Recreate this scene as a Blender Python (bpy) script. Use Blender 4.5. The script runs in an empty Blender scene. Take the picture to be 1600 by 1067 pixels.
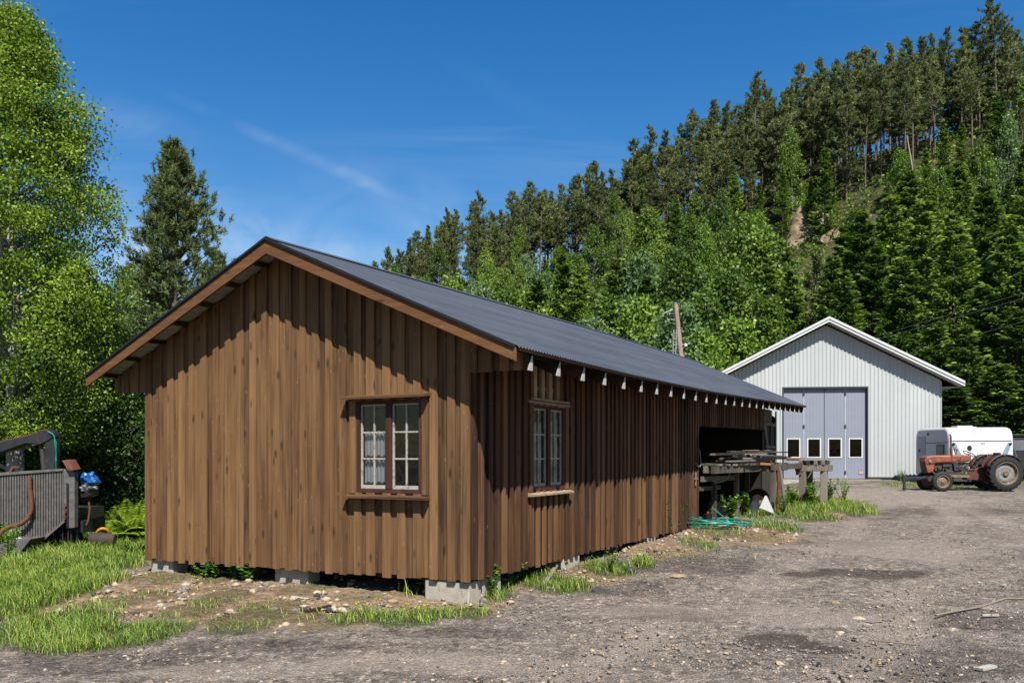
import bpy, bmesh, math
import numpy as np
from mathutils import Vector, Matrix
PI = math.pi
SC = bpy.context.scene
COL = SC.collection
rng = np.random.default_rng(11)
FPX, CX, HY, EYE = 1300.0, 800.0, 710.0, 1.7
SUN = Vector((0.30, -1.297, 1.70)).normalized()

# ---------------------------------------------------------------- tags
def tag(o, label=None, cat=None, group=None, kind=None):
    if label: o['label'] = label
    if cat: o['category'] = cat
    if group: o['group'] = group
    if kind: o['kind'] = kind
    return o

def thing(name, label, cat, loc=(0, 0, 0), rotz=0.0, group=None):
    o = bpy.data.objects.new(name, None)
    COL.objects.link(o)
    o.empty_display_size = 0.2
    o.location = loc
    o.rotation_euler = (0, 0, rotz)
    return tag(o, label, cat, group)

def link(name, me, parent=None):
    o = bpy.data.objects.new(name, me)
    COL.objects.link(o)
    if parent is not None:
        o.parent = parent
    return o

# ---------------------------------------------------------------- mesh from arrays
def np_mesh(name, V, F, mats, tone=None, smooth=False, midx=None):
    V = np.asarray(V, dtype=np.float32); F = np.asarray(F, dtype=np.int32)
    me = bpy.data.meshes.new(name)
    n, k = F.shape
    me.vertices.add(len(V)); me.vertices.foreach_set('co', V.ravel())
    me.loops.add(n * k); me.loops.foreach_set('vertex_index', F.ravel())
    me.polygons.add(n)
    me.polygons.foreach_set('loop_start', np.arange(0, n * k, k, dtype=np.int32))
    if smooth: me.polygons.foreach_set('use_smooth', np.ones(n, dtype=bool))
    if midx is not None: me.polygons.foreach_set('material_index', np.asarray(midx, dtype=np.int32))
    if not isinstance(mats, (list, tuple)): mats = [mats]
    for m in mats: me.materials.append(m)
    if tone is not None:
        a = me.attributes.new('tone', 'FLOAT', 'POINT')
        a.data.foreach_set('value', np.asarray(tone, dtype=np.float32))
    me.update(calc_edges=True)
    return me

def unit(a):
    return a / np.maximum(np.linalg.norm(a, axis=-1, keepdims=True), 1e-9)

def leaf_quads(c, a, L, W, r=None):
    """diamond leaves: base point c, unit axis a, length L, width W"""
    n = len(c)
    r = rng.normal(size=(n, 3)) if r is None else r
    s = unit(np.cross(a, r)); nn = np.cross(s, a)
    L = np.broadcast_to(np.asarray(L, float), (n,))[:, None]; W = np.broadcast_to(np.asarray(W, float), (n,))[:, None]
    m = c + a * L * 0.45 + nn * L * 0.06
    V = np.stack([c, m + s * W * 0.5, c + a * L, m - s * W * 0.5], 1).reshape(-1, 3)
    F = np.arange(4 * n).reshape(n, 4)
    return V, F

def tube_np(pts, rad, k=6):
    pts = np.asarray(pts, float); m = len(pts)
    rad = np.broadcast_to(np.asarray(rad, float), (m,))
    t = unit(np.gradient(pts, axis=0))
    ref = np.array([0.0, 0, 1]) if abs(t[0][2]) < 0.8 else np.array([1.0, 0, 0])
    u = unit(np.cross(t, ref)); w = np.cross(t, u)
    an = np.arange(k) * 2 * PI / k
    V = pts[:, None] + (u[:, None] * np.cos(an)[None, :, None] + w[:, None] * np.sin(an)[None, :, None]) * rad[:, None, None]
    V = V.reshape(-1, 3)
    i = np.arange(m - 1)[:, None] * k; j = np.arange(k)[None]; j2 = (j + 1) % k
    F = np.stack([i + j, i + j2, i + k + j2, i + k + j], -1).reshape(-1, 4)
    return V, F

class Acc:
    def __init__(s): s.V = []; s.F = []; s.T = []; s.n = 0
    def add(s, V, F, t=0.5):
        s.V.append(V); s.F.append(F + s.n); s.n += len(V)
        s.T.append(np.broadcast_to(np.asarray(t, float), (len(V),)))
    def mesh(s, name, mat, smooth=False):
        return np_mesh(name, np.concatenate(s.V), np.concatenate(s.F), mat, np.concatenate(s.T), smooth)

# ---------------------------------------------------------------- solid builder
class MB:
    def __init__(s): s.v = []; s.f = []; s.m = []; s.t = []
    def raw(s, V, F, mi=0, tone=0.5):
        b = len(s.v); s.v += [tuple(p) for p in V]; s.t += [tone] * len(V)
        s.f += [tuple(b + i for i in f) for f in F]; s.m += [mi] * len(F)
        return s
    def hexa(s, P, mi=0, tone=0.5):
        return s.raw(P, [(0, 3, 2, 1), (4, 5, 6, 7), (0, 1, 5, 4), (1, 2, 6, 5), (2, 3, 7, 6), (3, 0, 4, 7)], mi, tone)
    def box(s, x0, x1, y0, y1, z0, z1, mi=0, tone=0.5, M=None):
        P = [(x0, y0, z0), (x1, y0, z0), (x1, y1, z0), (x0, y1, z0), (x0, y0, z1), (x1, y0, z1), (x1, y1, z1), (x0, y1, z1)]
        if M is not None: P = [M(*p) for p in P]
        return s.hexa(P, mi, tone)
    def bar(s, a, b, w, h, mi=0, tone=0.5, up=(0, 0, 1), roll=0.0):
        a = Vector(a); b = Vector(b); d = (b - a).normalized(); up = Vector(up)
        if abs(d.dot(up)) > 0.98: up = Vector((0, 1, 0))
        u = d.cross(up).normalized(); n = u.cross(d)
        if roll:
            c, q = math.cos(roll), math.sin(roll); u, n = u * c + n * q, n * c - u * q
        P = [p + u * (i * w / 2) + n * (j * h / 2) for p in (a, b) for i, j in ((-1, -1), (1, -1), (1, 1), (-1, 1))]
        return s.hexa(P, mi, tone)
    def tube(s, pts, r, k=8, mi=0, tone=0.5, caps=True):
        V, F = tube_np([tuple(p) for p in pts], r, k)
        m = len(pts)
        F = [tuple(f) for f in F]
        if caps: F += [tuple(range(k - 1, -1, -1)), tuple((m - 1) * k + i for i in range(k))]
        return s.raw(V, F, mi, tone)
    def prism(s, poly, d0, d1, M, mi=0, tone=0.5):
        """2-D polygon (a,b) extruded from d0 to d1; M(a,b,d)->xyz"""
        n = len(poly)
        V = [M(a, b, d0) for a, b in poly] + [M(a, b, d1) for a, b in poly]
        F = [tuple(range(n)), tuple(range(2 * n - 1, n - 1, -1))] + [(i, n + i, n + (i + 1) % n, (i + 1) % n) for i in range(n)]
        return s.raw(V, F, mi, tone)
    def lathe(s, prof, M, k=24, mi=0, tone=0.5, closed=False):
        """prof: (radius, along) list; M(u,v,along)->xyz"""
        V = []; m = len(prof)
        for r, h in prof:
            for i in range(k):
                a = 2 * PI * i / k; V.append(M(r * math.cos(a), r * math.sin(a), h))
        F = []
        for j in range(m if closed else m - 1):
            j2 = (j + 1) % m
            for i in range(k):
                i2 = (i + 1) % k
                F.append((j * k + i, j * k + i2, j2 * k + i2, j2 * k + i))
        if not closed: F += [tuple(range(k - 1, -1, -1)), tuple((m - 1) * k + i for i in range(k))]
        return s.raw(V, F, mi, tone)
    def build(s, name, mats, parent=None, bevel=0.0, smooth=False, recalc=True):
        me = bpy.data.meshes.new(name)
        me.from_pydata([tuple(map(float, p)) for p in s.v], [], s.f)
        if not isinstance(mats, (list, tuple)): mats = [mats]
        for m in mats: me.materials.append(m)
        me.polygons.foreach_set('material_index', s.m)
        a = me.attributes.new('tone', 'FLOAT', 'POINT'); a.data.foreach_set('value', s.t)
        if recalc:
            bm = bmesh.new(); bm.from_mesh(me)
            bmesh.ops.recalc_face_normals(bm, faces=bm.faces)
            bm.to_mesh(me); bm.free()
        if smooth:
            me.polygons.foreach_set('use_smooth', [True] * len(me.polygons))
            me.set_sharp_from_angle(angle=math.radians(40))
        me.update()
        o = link(name, me, parent)
        if bevel:
            md = o.modifiers.new('bevel', 'BEVEL'); md.width = bevel; md.segments = 2; md.limit_method = 'ANGLE'
        return o

# ---------------------------------------------------------------- materials
ALBEDO = 0.43
def srgb(r, g, b, k=None):
    k = ALBEDO if k is None else k
    f = lambda c: k * (((c / 255 + 0.055) / 1.055) ** 2.4 if c / 255 > 0.04045 else c / 255 / 12.92)
    return (f(r), f(g), f(b), 1.0)

class NT:
    def __init__(s, name):
        s.mat = bpy.data.materials.new(name); s.mat.use_nodes = True
        s.t = s.mat.node_tree; s.t.nodes.clear()
        s.out = s.t.nodes.new('ShaderNodeOutputMaterial')
    def n(s, typ, **kw):
        nd = s.t.nodes.new('ShaderNode' + typ)
        for k, v in kw.items():
            if k.startswith('i_'):
                nd.inputs[k[2:].replace('_', ' ')].default_value = v
            else: setattr(nd, k, v)
        return nd
    def l(s, a, b): s.t.links.new(a, b)
    def coord(s, kind='Object', scale=(1, 1, 1), loc=(0, 0, 0)):
        tc = s.n('TexCoord'); mp = s.n('Mapping')
        mp.inputs['Scale'].default_value = scale; mp.inputs['Location'].default_value = loc
        s.l(tc.outputs[kind], mp.inputs['Vector']); return mp.outputs['Vector']
    def noise(s, vec, scale, detail=4, rough=0.6, dist=0.0):
        nd = s.n('TexNoise'); nd.inputs['Scale'].default_value = scale; nd.inputs['Detail'].default_value = detail
        nd.inputs['Roughness'].default_value = rough; nd.inputs['Distortion'].default_value = dist
        if vec is not None: s.l(vec, nd.inputs['Vector'])
        return nd.outputs['Fac']
    def ramp(s, fac, stops, interp='LINEAR'):
        nd = s.n('ValToRGB'); cr = nd.color_ramp; cr.interpolation = interp
        while len(cr.elements) < len(stops): cr.elements.new(0.5)
        for e, (p, c) in zip(cr.elements, stops):
            e.position = p; e.color = c if len(c) == 4 else (*c, 1)
        s.l(fac, nd.inputs['Fac']); return nd.outputs['Color']
    def mix(s, fac, a, b, blend='MIX'):
        nd = s.n('Mix', data_type='RGBA', blend_type=blend)
        for sock, v in ((nd.inputs[0], fac), (nd.inputs[6], a), (nd.inputs[7], b)):
            if isinstance(v, (int, float)): sock.default_value = v
            elif isinstance(v, tuple): sock.default_value = v
            else: s.l(v, sock)
        return nd.outputs[2]
    def math(s, op, a, b=None, clamp=False):
        nd = s.n('Math', operation=op, use_clamp=clamp)
        for i, v in enumerate((a, b)):
            if v is None: continue
            if isinstance(v, (int, float)): nd.inputs[i].default_value = v
            else: s.l(v, nd.inputs[i])
        return nd.outputs[0]
    def attr(s, name): 
        return s.n('Attribute', attribute_name=name).outputs['Fac']
    def attrc(s, name):
        return s.n('Attribute', attribute_name=name).outputs['Color']
    def bump(s, h, strength=0.3, dist=0.02):
        nd = s.n('Bump'); nd.inputs['Strength'].default_value = strength; nd.inputs['Distance'].default_value = dist
        s.l(h, nd.inputs['Height']); return nd.outputs['Normal']
    def principled(s, color, rough=0.6, metal=0.0, normal=None, spec=0.5):
        p = s.n('BsdfPrincipled')
        for nm, v in (('Base Color', color), ('Roughness', rough), ('Metallic', metal), ('Specular IOR Level', spec)):
            if isinstance(v, (int, float, tuple)): p.inputs[nm].default_value = v
            else: s.l(v, p.inputs[nm])
        if normal is not None: s.l(normal, p.inputs['Normal'])
        s.l(p.outputs[0], s.out.inputs[0]); return p

MAT = {}
def plain(name, rgb, rough=0.6, metal=0.0, var=0.25, scale=6.0, dirt=None, bump=0.0, spec=0.4):
    """paint/metal/stone with uneven wear"""
    t = NT(name); v = t.coord('Object')
    c = srgb(*rgb); d = tuple(x * (1 - var) for x in c[:3]) + (1,)
    b = tuple(min(1, x * (1 + var * 0.6)) for x in c[:3]) + (1,)
    n1 = t.noise(v, scale, 6, 0.65)
    colr = t.ramp(n1, [(0.3, d), (0.7, b)])
    if dirt:
        n2 = t.noise(v, scale * 0.6, 8, 0.75, 0.6)
        f = t.ramp(n2, [(dirt[1], (0, 0, 0)), (dirt[1] + 0.12, (1, 1, 1))])
        colr = t.mix(f, colr, srgb(*dirt[0]))
    nrm = t.bump(t.noise(v, scale * 6, 5, 0.7), bump, 0.01) if bump else None
    t.principled(colr, rough, metal, nrm, spec)
    MAT[name] = t.mat
    return t.mat

def wood(name, dark, mid, light, knots=True, contrast=1.0, rough=0.75, axis=2, grey=None, streak=None, fine=1.0):
    t = NT(name)
    sc = [22 * fine] * 3; sc[axis] = 0.7 * fine
    tone = t.attr('tone')
    tc = t.n('TexCoord'); add = t.n('VectorMath', operation='MULTIPLY_ADD')
    cmb = t.n('CombineXYZ')
    for i in range(3): t.l(t.math('MULTIPLY', tone, 37.0 + 11 * i), cmb.inputs[i])
    t.l(tc.outputs['Object'], add.inputs[0]); add.inputs[1].default_value = (1, 1, 1); t.l(cmb.outputs[0], add.inputs[2])
    base = add.outputs[0]
    def mp(scale):
        m = t.n('Mapping'); m.inputs['Scale'].default_value = scale; t.l(base, m.inputs['Vector']); return m.outputs[0]
    grain = t.noise(mp(sc), 1.0, 6, 0.65, 0.3)
    s2 = [60 * fine] * 3; s2[axis] = 1.5 * fine
    fineg = t.noise(mp(s2), 1.0, 4, 0.6)
    s3 = [2.2, 2.2, 2.2]; s3[axis] = 0.5
    blot = t.noise(mp(s3), 1.0, 4, 0.6, 0.4)
    g = t.math('ADD', t.math('MULTIPLY', grain, 0.42), t.math('MULTIPLY', fineg, 0.22))
    g = t.math('ADD', g, t.math('MULTIPLY', blot, 0.35))
    g = t.math('ADD', g, t.math('MULTIPLY', t.math('SUBTRACT', tone, 0.5), 0.30 * contrast))
    c = t.ramp(g, [(0.33, srgb(*dark)), (0.50, srgb(*mid)), (0.67, srgb(*light))])
    h = g
    if knots:
        sk = [6.5, 6.5, 6.5]; sk[axis] = 2.3
        vo = t.n('TexVoronoi'); vo.inputs['Scale'].default_value = 1.0; vo.inputs['Randomness'].default_value = 1.0
        t.l(mp(sk), vo.inputs['Vector'])
        kf = t.ramp(vo.outputs['Distance'], [(0.07, (1, 1, 1)), (0.21, (0, 0, 0))])
        km = t.ramp(t.noise(mp((1.7, 1.7, 1.7)), 1.0, 2), [(0.40, (0, 0, 0)), (0.48, (1, 1, 1))])
        kf = t.mix(1.0, kf, km, 'MULTIPLY')
        c = t.mix(kf, c, t.mix(0.7, c, srgb(*[x * 0.45 for x in dark])))
        # light resin flecks beside the knots
        vo2 = t.n('TexVoronoi'); t.l(mp([x * 1.6 for x in sk]), vo2.inputs['Vector']); vo2.inputs['Scale'].default_value = 1.0
        rf = t.ramp(vo2.outputs['Distance'], [(0.035, (1, 1, 1)), (0.11, (0, 0, 0))])
        c = t.mix(t.math('MULTIPLY', rf, 0.55), c, srgb(*[min(255, x * 1.25) for x in light]))
    if grey:
        gf = t.ramp(t.noise(mp((3, 3, 0.6) if axis == 2 else (1, 3, 3)), 1.0, 5, 0.7), [(grey[1], (0, 0, 0)), (grey[1] + 0.2, (1, 1, 1))])
        c = t.mix(t.math('MULTIPLY', gf, 0.8), c, srgb(*grey[0]))
    if streak:
        ss = [16, 16, 16]; ss[axis] = 0.35
        sf = t.ramp(t.noise(mp(ss), 1.0, 3, 0.5), [(0.60, (0, 0, 0)), (0.72, (1, 1, 1))])
        c = t.mix(t.math('MULTIPLY', sf, 0.6), c, srgb(*streak))
    t.principled(c, rough, 0, t.bump(h, 0.35, 0.012), 0.25)
    MAT[name] = t.mat
    return t.mat

def foliage(name, dark, mid, light, trans=0.35, rough=0.5, hue=0.0, spec=0.25):
    t = NT(name)
    tone = t.attr('tone')
    oi = t.n('ObjectInfo')
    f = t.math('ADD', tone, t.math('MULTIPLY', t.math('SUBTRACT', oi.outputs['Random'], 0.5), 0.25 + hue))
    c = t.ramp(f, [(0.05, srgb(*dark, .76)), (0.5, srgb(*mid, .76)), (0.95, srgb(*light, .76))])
    p = t.principled(c, rough, 0, None, spec)
    tr = t.n('BsdfTranslucent'); t.l(c, tr.inputs['Color'])
    mx = t.n('MixShader'); mx.inputs[0].default_value = trans
    t.l(p.outputs[0], mx.inputs[1]); t.l(tr.outputs[0], mx.inputs[2]); t.l(mx.outputs[0], t.out.inputs[0])
    MAT[name] = t.mat
    return t.mat
# ================================================================ terrain
def sstep(a, b, x):
    t = np.clip((x - a) / (b - a), 0, 1); return t * t * (3 - 2 * t)

_lat = rng.random((64, 64))
def vnoise(x, y, s=1.0):
    x = np.asarray(x, float) / s; y = np.asarray(y, float) / s
    xi = np.floor(x).astype(int); yi = np.floor(y).astype(int); fx = x - xi; fy = y - yi
    fx = fx * fx * (3 - 2 * fx); fy = fy * fy * (3 - 2 * fy)
    g = lambda i, j: _lat[i % 64, j % 64]
    return (g(xi, yi) * (1 - fx) + g(xi + 1, yi) * fx) * (1 - fy) + (g(xi, yi + 1) * (1 - fx) + g(xi + 1, yi + 1) * fx) * fy
def fbm(x, y, s, o=4):
    r = 0; a = 0.5
    for i in range(o):
        r = r + a * vnoise(np.asarray(x) + 17.3 * i, np.asarray(y) + 9.1 * i, s / 2 ** i); a *= 0.5
    return r / (1 - 0.5 ** o)

PXS = [-600, -200, 300, 600, 700, 850, 1000, 1100, 1200, 1300, 1450, 1540, 1650, 1900, 2600]
CYP = [700, 690, 600, 535, 470, 425, 388, 335, 305, 268, 240, 226, 222, 210, 200]
CDP = [260, 250, 220, 190, 178, 165, 150, 142, 137, 134, 131, 130, 130, 128, 125]
FDP = [130, 120, 110, 92, 84, 74, 66, 60, 57, 55, 50, 48, 47, 46, 46]

def crest(px):
    cy = np.interp(px, PXS, CYP); cd = np.interp(px, PXS, CDP); fd = np.interp(px, PXS, FDP)
    return cd, fd, EYE + (HY - cy) * cd / FPX

def base_z(x, y):
    x = np.asarray(x, float); y = np.asarray(y, float)
    right = np.interp(y, [-10, 8, 10.4, 13, 17, 29, 38, 50, 60, 100], [-.13, -.13, -.13, -.02, .02, .40, .56, .75, .9, 1.2])
    left = np.interp(y, [-10, 10, 25, 60, 100], [-.13, -.14, -.12, .2, .5])
    out = (x + .51) * .88 - (y - 10.2) * .474
    w = sstep(-4.5, 0.2, out)
    return left * (1 - w) + right * w

def gz(x, y):
    x = np.asarray(x, float); y = np.asarray(y, float)
    z = base_z(x, y)
    yy = np.maximum(y, 5.0)
    px = CX + FPX * x / yy
    cd, fd, hc = crest(px)
    t = np.clip((yy - fd) / (cd - fd), 0, 1)
    prof = 0.45 * t + 0.55 * t * t * (3 - 2 * t)
    amp = np.clip((yy - fd) / 15, 0, 1)
    rough = (fbm(x, y, 22) - .5) * 9 * amp + (fbm(x + 50, y, 6) - .5) * 2.2 * amp
    z = z + np.where(yy > fd, (hc - z) * prof, 0)
    z = z + rough * np.where(t >= 1, np.exp(-(yy - cd) / 30), 1)
    z = np.where(yy > cd, z - (yy - cd) * 0.30, z)
    return z
def gzf(x, y): return float(gz(np.array([x]), np.array([y]))[0])
def on_ground(px, py):
    """ground point seen at a photo pixel (march along the ray)"""
    d = 4.0
    for _ in range(4000):
        x = (px - CX) / FPX * d; z = EYE - (py - HY) / FPX * d
        if z <= gzf(x, d) : return (x, d, gzf(x, d))
        d *= 1.004
    return (x, d, z)
def P(px, py, d): return ((px - CX) / FPX * d, d, EYE + (HY - py) / FPX * d)

# ---------------------------------------------------------------- ground cover regions (world ellipses)
def region(px, py, rx, ry):
    cx, cy, _ = on_ground(px, py)
    a = on_ground(px, py + ry)[1]; b = on_ground(px, max(py - ry, 745))[1]
    return (cx, (a + b) / 2, rx / FPX * cy, (b - a) / 2)
# (px, py, rx, ry, density, height)
GRASS_SPOTS = [(40, 895, 150, 38, .95, .20), (150, 868, 110, 32, .95, .17), (70, 920, 100, 22, .95, .18), (-60, 960, 120, 60, 1, .22), (60, 985, 110, 34, .95, .19),
    (180, 1000, 85, 22, .95, .17), (110, 1012, 80, 15, .9, .14), (255, 990, 40, 14, .7, .13), (385, 975, 50, 20, .75, .11), (350, 935, 44, 14, .6, .09), (430, 950, 60, 14, .45, .08),
    (560, 965, 45, 13, .9, .13), (640, 970, 60, 16, .95, .15), (720, 960, 55, 12, .85, .12), (775, 930, 36, 14, .75, .18), (815, 905, 26, 14, .7, .18),
    (640, 925, 24, 12, .5, .22), (880, 916, 55, 14, .95, .17), (955, 892, 36, 13, .9, .18), (1005, 880, 18, 9, .95, .17), (840, 900, 40, 12, .7, .14), (910, 880, 40, 8, .4, .1), (930, 925, 30, 8, .3, .08),
    (330, 890, 30, 10, .5, .14), (470, 905, 20, 8, .5, .12), (1120, 832, 42, 10, .55, .16), (1140, 797, 50, 15, .85, .2), (1090, 850, 30, 8, .6, .14),
    (1205, 822, 40, 11, .8, .18), (1240, 802, 60, 14, .8, .22), (1290, 792, 55, 14, .9, .26), (1325, 790, 30, 8, .8, .22), (1170, 858, 30, 7, .3, .08), (1080, 870, 30, 8, .3, .07),
    (1430, 759, 50, 5, .5, .14), (1520, 763, 90, 4, .4, .12), (1210, 775, 50, 10, .7, .25), (300, 860, 60, 12, .2, .07), (500, 985, 40, 10, .35, .08), (250, 905, 50, 14, .5, .09), (345, 905, 30, 8, .6, .1), (470, 925, 40, 10, .45, .08), (300, 955, 40, 12, .6, .1), (560, 935, 40, 10, .35, .08), (480, 965, 40, 10, .5, .09), (200, 940, 60, 16, .5, .1), (510, 915, 24, 7, .6, .1), (400, 955, 30, 8, .6, .09), (920, 905, 40, 8, .3, .08), (1040, 865, 30, 7, .3, .08), (1180, 840, 40, 8, .35, .09), (1160, 870, 24, 5, .25, .06), (700, 985, 40, 8, .2, .06), (1290, 835, 20, 3, .2, .06), (1110, 860, 20, 6, .4, .1)]
GREG = [region(a, b, c, d) + (e, f) for a, b, c, d, e, f in GRASS_SPOTS]
DIRT_SPOTS = [(420, 930, 330, 60), (700, 935, 120, 30), (870, 900, 120, 26), (1000, 858, 90, 16), (1130, 830, 110, 22), (1220, 790, 110, 22), (150, 930, 130, 40), (300, 855, 140, 20)]
DREG = [region(*s) for s in DIRT_SPOTS]
DAMP = [region(1350, 897, 105, 9), region(1262, 899, 50, 6), region(1215, 1004, 80, 13), region(1290, 1015, 60, 7)]
DARK = [region(200, 1035, 280, 20), region(430, 1012, 220, 14), region(700, 992, 130, 12), region(960, 918, 80, 14), region(1090, 885, 130, 14), region(1330, 803, 80, 8), region(1480, 1040, 190, 34), region(1590, 975, 120, 20), region(1500, 800, 120, 6), region(1060, 960, 120, 10), region(1300, 850, 120, 8)]
TRK = [[(-.6, 5.5), (2.2, 9.5), (6.5, 16), (11.5, 26), (13.5, 36)], [(1.6, 5.0), (4.1, 9.0), (8.3, 15.4), (13.2, 25.5), (15.0, 36)], [(6.0, 5.5), (7.5, 10), (10.5, 17), (13.0, 24)]]
def track_mask(x, y):
    m = np.zeros_like(x)
    for L_ in TRK:
        cx_ = np.interp(y, [p[1] for p in L_], [p[0] for p in L_])
        dd = np.abs(x - cx_ + (fbm(x, y, 2.2, 3) - .5) * .8)
        m = np.maximum(m, sstep(.55, .12, dd) * (y < 34) * sstep(.3, .6, fbm(x + 3, y + 11, 1.8, 4)))
    return m
SAND = [region(1370, 775, 170, 12), region(1120, 960, 260, 20), region(760, 1040, 220, 18), region(1450, 860, 200, 14), region(400, 1050, 150, 10)]

def ell(x, y, R):
    return ((x - R[0]) / R[2]) ** 2 + ((y - R[1]) / R[3]) ** 2
def grass_mask(x, y):
    m = np.zeros_like(x)
    wob = (fbm(x * 1.0, y, .9, 4) - .5) * 1.3
    for R in GREG:
        m = np.maximum(m, R[4] * sstep(1.15, .55, ell(x, y, R) + wob))
    return m
def blob_mask(x, y, regs, wobble=1.0, s=.7):
    m = np.zeros_like(x); wob = (fbm(x + 31, y + 7, s, 4) - .5) * wobble
    for R in regs: m = np.maximum(m, sstep(1.2, .6, ell(x, y, R) + wob))
    return m

# ---------------------------------------------------------------- ground sheet
def axis_x():
    a = [0.0]; s = 0.055
    while a[-1] < 320:
        if a[-1] > 9: s *= 1.05
        a.append(a[-1] + s)
    a = np.array(a); return np.concatenate([-a[:0:-1], a])
def axis_y():
    a = [4.5]; 
    while a[-1] < 56: a.append(a[-1] + max(0.03, 0.0075 * (a[-1] - 1)))
    pre = -np.geomspace(40, .5, 16)
    return np.concatenate([pre, np.linspace(0, 4.2, 12), a])
def sheet(name, xs, ys, mat, disp=True):
    X, Y = np.meshgrid(xs, ys)
    x = X.ravel(); y = Y.ravel(); z = gz(x, y)
    g = grass_mask(x, y) if disp else np.zeros_like(x)
    d = blob_mask(x, y, DREG) if disp else np.zeros_like(x)
    if disp:
        near = np.clip((40 - y) / 20, 0, 1)
        z = z + near * ((fbm(x, y, 1.6, 3) - .5) * .06 + (fbm(x + 5, y, .35, 3) - .5) * (.022 + .05 * d) + g * .03 - track_mask(x, y) * .022)
    nx, ny = len(xs), len(ys)
    i = (np.arange(ny - 1)[:, None] * nx + np.arange(nx - 1)[None])
    F = np.stack([i, i + 1, i + nx + 1, i + nx], -1).reshape(-1, 4)
    me = np_mesh(name, np.stack([x, y, z], 1), F, mat, smooth=True)
    if disp:
        lane = np.clip(sstep(30, 33, y) * sstep(4, 12, x), 0, 1)
        for nm, v in (('grass', np.maximum(g, lane * (fbm(x, y, 3) > .5) * .5)), ('dirt', d), ('damp', blob_mask(x, y, DAMP, 1.7, .6)), ('sand', np.maximum(blob_mask(x, y, SAND, 3.4, .9) * .8, track_mask(x, y))), ('dark', blob_mask(x, y, DARK, 2.6, .8)),
                      ('lawn', sstep(-6.5, -8.5, x + (fbm(x, y, 3) - .5) * 3) * sstep(9, 11, y))):
            a = me.attributes.new(nm, 'FLOAT', 'POINT'); a.data.foreach_set('value', v.astype(np.float32))
    return tag(link(name, me), kind='structure')

def ground_material():
    t = NT('ground_mix'); v = t.coord('Object')
    fine = t.noise(v, 55, 5, 0.75); mid = t.noise(v, 9, 6, 0.7); big = t.noise(v, 0.9, 6, 0.65, 0.5)
    vo = t.n('TexVoronoi'); vo.inputs['Scale'].default_value = 48; t.l(v, vo.inputs['Vector'])
    spk = t.ramp(vo.outputs['Color'], [(0.0, (0.4, 0.4, 0.39)), (0.5, (0.8, 0.79, 0.77)), (0.86, (1.0, .99, .97)), (0.97, (1.9, 1.88, 1.8))])
    grav = t.ramp(mid, [(0.25, srgb(150, 136, 122)), (0.5, srgb(196, 182, 169)), (0.75, srgb(224, 209, 196))])
    grav = t.mix(t.ramp(big, [(0.38, (0, 0, 0)), (0.62, (1, 1, 1))]), grav, t.ramp(mid, [(0.3, srgb(156, 146, 139)), (0.7, srgb(210, 196, 183))]))
    vo3 = t.n('TexVoronoi'); vo3.inputs['Scale'].default_value = 14; t.l(v, vo3.inputs['Vector'])
    spk3 = t.ramp(vo3.outputs['Color'], [(0.0, (0.30, 0.30, 0.30)), (0.35, (0.8, 0.8, 0.8)), (0.85, (1.2, 1.2, 1.2)), (0.96, (2.3, 2.25, 2.15))])
    grav = t.mix(0.75, grav, spk, 'MULTIPLY')
    grav = t.mix(0.8, grav, spk3, 'MULTIPLY')
    grav = t.mix(.7, grav, t.ramp(t.noise(v, 26, 3, .8), [(.38, (.45, .44, .43)), (.5, (1, 1, 1)), (.64, (1.6, 1.57, 1.52))]), 'MULTIPLY')
    drk = t.ramp(t.noise(v, 2.6, 7, .72, .8), [(.36, (.55, .55, .56)), (.55, (1, 1, 1)), (.75, (1.15, 1.13, 1.1))])
    grav = t.mix(.8, grav, drk, 'MULTIPLY')
    grav = t.mix(0.5, grav, t.ramp(fine, [(0.35, (0.35, 0.34, 0.33)), (0.65, (1.5, 1.48, 1.45))]), 'MULTIPLY')
    grav = t.mix(t.math('MULTIPLY', t.attr('dark'), .75), grav, t.mix(1.0, grav, (.50, .49, .50, 1), 'MULTIPLY'))
    sand = t.ramp(fine, [(0.3, srgb(168, 150, 136)), (0.7, srgb(228, 212, 196))])
    c = t.mix(t.math('MULTIPLY', t.attr('sand'), 0.5), grav, sand)
    drt = t.ramp(mid, [(0.25, srgb(124, 98, 74)), (0.5, srgb(186, 156, 126)), (0.75, srgb(236, 212, 182))])
    drt = t.mix(0.6, drt, t.ramp(fine, [(0.35, (0.4, 0.4, 0.4)), (0.65, (1.4, 1.4, 1.4))]), 'MULTIPLY')
    drt = t.mix(.85, drt, t.ramp(t.noise(v, 2.2, 6, .7, .6), [(.34, (.42, .40, .38)), (.52, (1, 1, 1)), (.7, (1.2, 1.18, 1.15))]), 'MULTIPLY')
    c = t.mix(t.attr('dirt'), c, drt)
    soil = t.ramp(mid, [(0.3, srgb(52, 56, 26)), (0.7, srgb(92, 98, 50))])
    c = t.mix(t.math('MULTIPLY', t.attr('grass'), 0.85), c, soil)
    c = t.mix(t.math('MULTIPLY', t.attr('lawn'), t.ramp(big, [(0.3, (0.5, 0.5, 0.5)), (0.5, (1, 1, 1))])), c, soil)
    dm = t.ramp(t.math('ADD', t.attr('damp'), t.math('MULTIPLY', t.math('SUBTRACT', t.noise(v, 3.2, 7, .75), .5), 1.5)), [(.25, (0, 0, 0)), (1.0, (.72, .72, .72))])
    c = t.mix(t.math('MULTIPLY', dm, t.ramp(t.attr('damp'), [(.02, (0, 0, 0)), (.25, (1, 1, 1))])), c, srgb(64, 54, 48))
    h = t.math('ADD', t.math('MULTIPLY', fine, .5), t.math('MULTIPLY', vo.outputs['Distance'], .8))
    t.principled(c, 0.9, 0, t.bump(h, 1.0, 0.035), 0.2)
    return t.mat
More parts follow.
